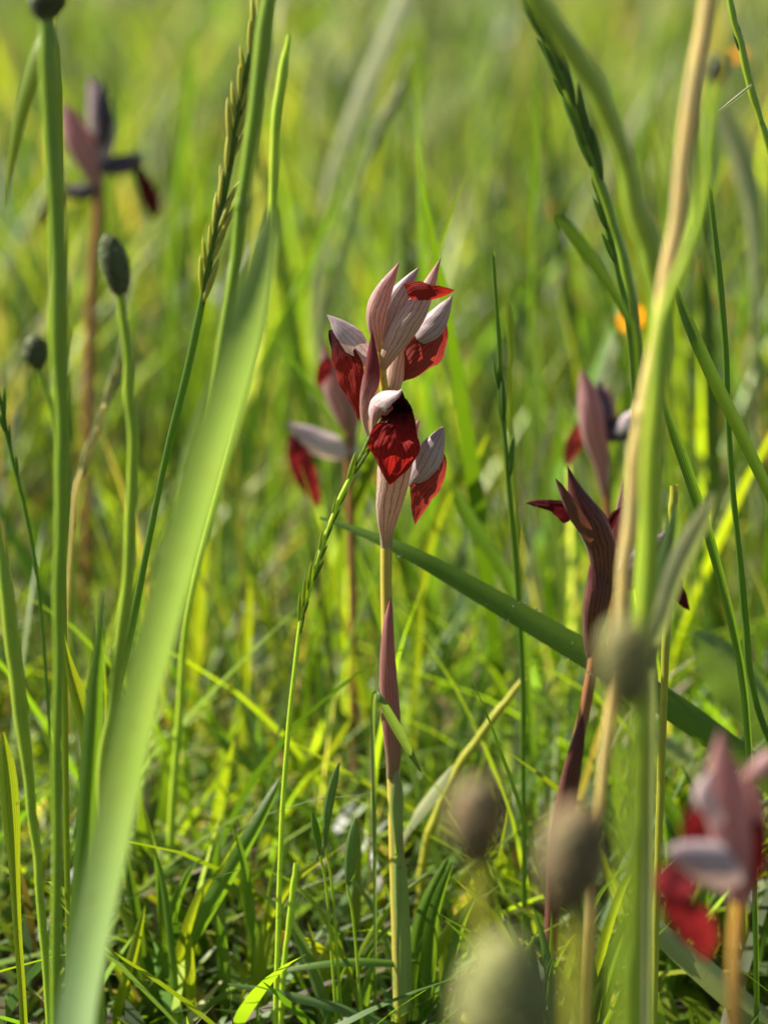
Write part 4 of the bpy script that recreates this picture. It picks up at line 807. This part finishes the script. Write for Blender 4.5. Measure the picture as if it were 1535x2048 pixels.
# tufts of grass at the feet of the orchids
def tuft(label, x, Y, n, hmin, hmax, mats, spread=0.02, seed=1):
    rs = random.Random(seed); t = thing('grass_tuft', label, 'grass', 'grass tufts')
    c, _ = W(x, 2000, Y)
    for i in range(n):
        b0 = np.array([c[0] + rs.uniform(-spread, spread), Y + rs.uniform(-spread, spread) * 0.6, -0.004]); h = rs.uniform(hmin, hmax); a = rs.uniform(0, 6.28); l = rs.uniform(0.1, 0.75) * h
        d = np.array([math.cos(a), math.sin(a) * 0.5, 0]); wd = rs.uniform(0.0010, 0.0024)
        P = np.array([b0, b0 + d * l * 0.2 + [0, 0, h * 0.4], b0 + d * l * 0.55 + [0, 0, h * 0.78], b0 + d * l + [0, 0, h]])
        link('blade', grid_mesh('blade', sheet(P, np.array([0.7, 1.0, 0.8, 0.05]) * wd, (rs.uniform(-1, 1), -1, 0.3), 60, 14, 5, keel=0.3, twist=rs.uniform(-60, 60))), M[rs.choice(mats)], t)
tuft('green grass tuft hiding the foot of the dark maroon orchid', 1090, 0.79, 22, 0.04, 0.085, ['green', 'bright', 'green', 'dark'], 0.018, 3)
tuft('grass tuft round the foot of the central orchid stem', 770, 0.81, 18, 0.03, 0.065, ['green', 'bright', 'glauc', 'dark'], 0.022, 5)
tuft('sunlit grass tuft at the bottom between broad blade and hairy stalk', 420, 0.83, 20, 0.04, 0.08, ['bright', 'green', 'bright'], 0.025, 8)
tuft('grass tuft at the bottom right under the near orchid', 1400, 0.85, 22, 0.05, 0.10, ['green', 'bright', 'dark'], 0.025, 9)

# yellow daisies far back
def daisy(label, x, y, Y, r, tilt=0.3):
    t = thing('yellow_flower', label, 'flower', 'yellow flowers in the background')
    c, m = W(x, y, Y); r = r * m
    ax = unit(np.array([-0.4, -0.6, 0.75 * tilt + 0.5])); a1 = unit(np.cross(ax, [0, 0, 1.0])); a2 = np.cross(ax, a1)
    for k in range(11):
        a = k * 2 * math.pi / 11; d = math.cos(a) * a1 + math.sin(a) * a2
        C = np.array([c + d * r * 0.2, c + d * r * 0.6 + ax * r * 0.12, c + d * r * 1.0 + ax * r * 0.08])
        link('petal', grid_mesh('petal', sheet(C, np.array([0.12, 0.22, 0.08]) * r, ax, 40, 6, 5)), M['yellow'], t)
    C = np.array([c - ax * r * 0.1, c + ax * r * 0.08, c + ax * r * 0.2]); link('disc', grid_mesh('disc', tube(C, np.array([0.3, 0.3, 0.05]) * r, 7, 10, face=a1)), M['disc'], t)
    s = np.array([c - ax * r * 0.05, c + [0, 0.003, -0.03], [c[0] + 0.01, c[1], c[2] * 0.4], [c[0] + 0.012, c[1], -0.005]])
    link('stem', grid_mesh('stem', tube(s, np.full(4, 0.0009), 14, 6)), M['stemgreen'], t)
daisy('orange-yellow flower glowing left of the bent plantain stem', 1262, 640, 1.15, 36)
daisy('dim yellow flower far back, above left of the short dark blunt leaf', 1108, 420, 1.9, 14)
daisy('faint yellow flower at the top right corner beside the thin stalk', 1475, 110, 1.7, 18)
daisy('small yellow flower low behind the central orchid', 735, 955, 1.5, 24)

# bluish dark broad leaf at the right
leaf_thing('broad_leaf', 'bluish dark green broad leaf at the right edge behind the jointed stalk', 'leaf',
    [(1385, 1265, 0, 6), (1415, 1290, 0, 32), (1455, 1335, 0, 50), (1500, 1400, 0, 50), (1545, 1470, 0, 36), (1580, 1540, 0, 14)], 0.93, 'glauc', face=(-0.3, -0.6, 0.75), arc=50, ripple=0.15)
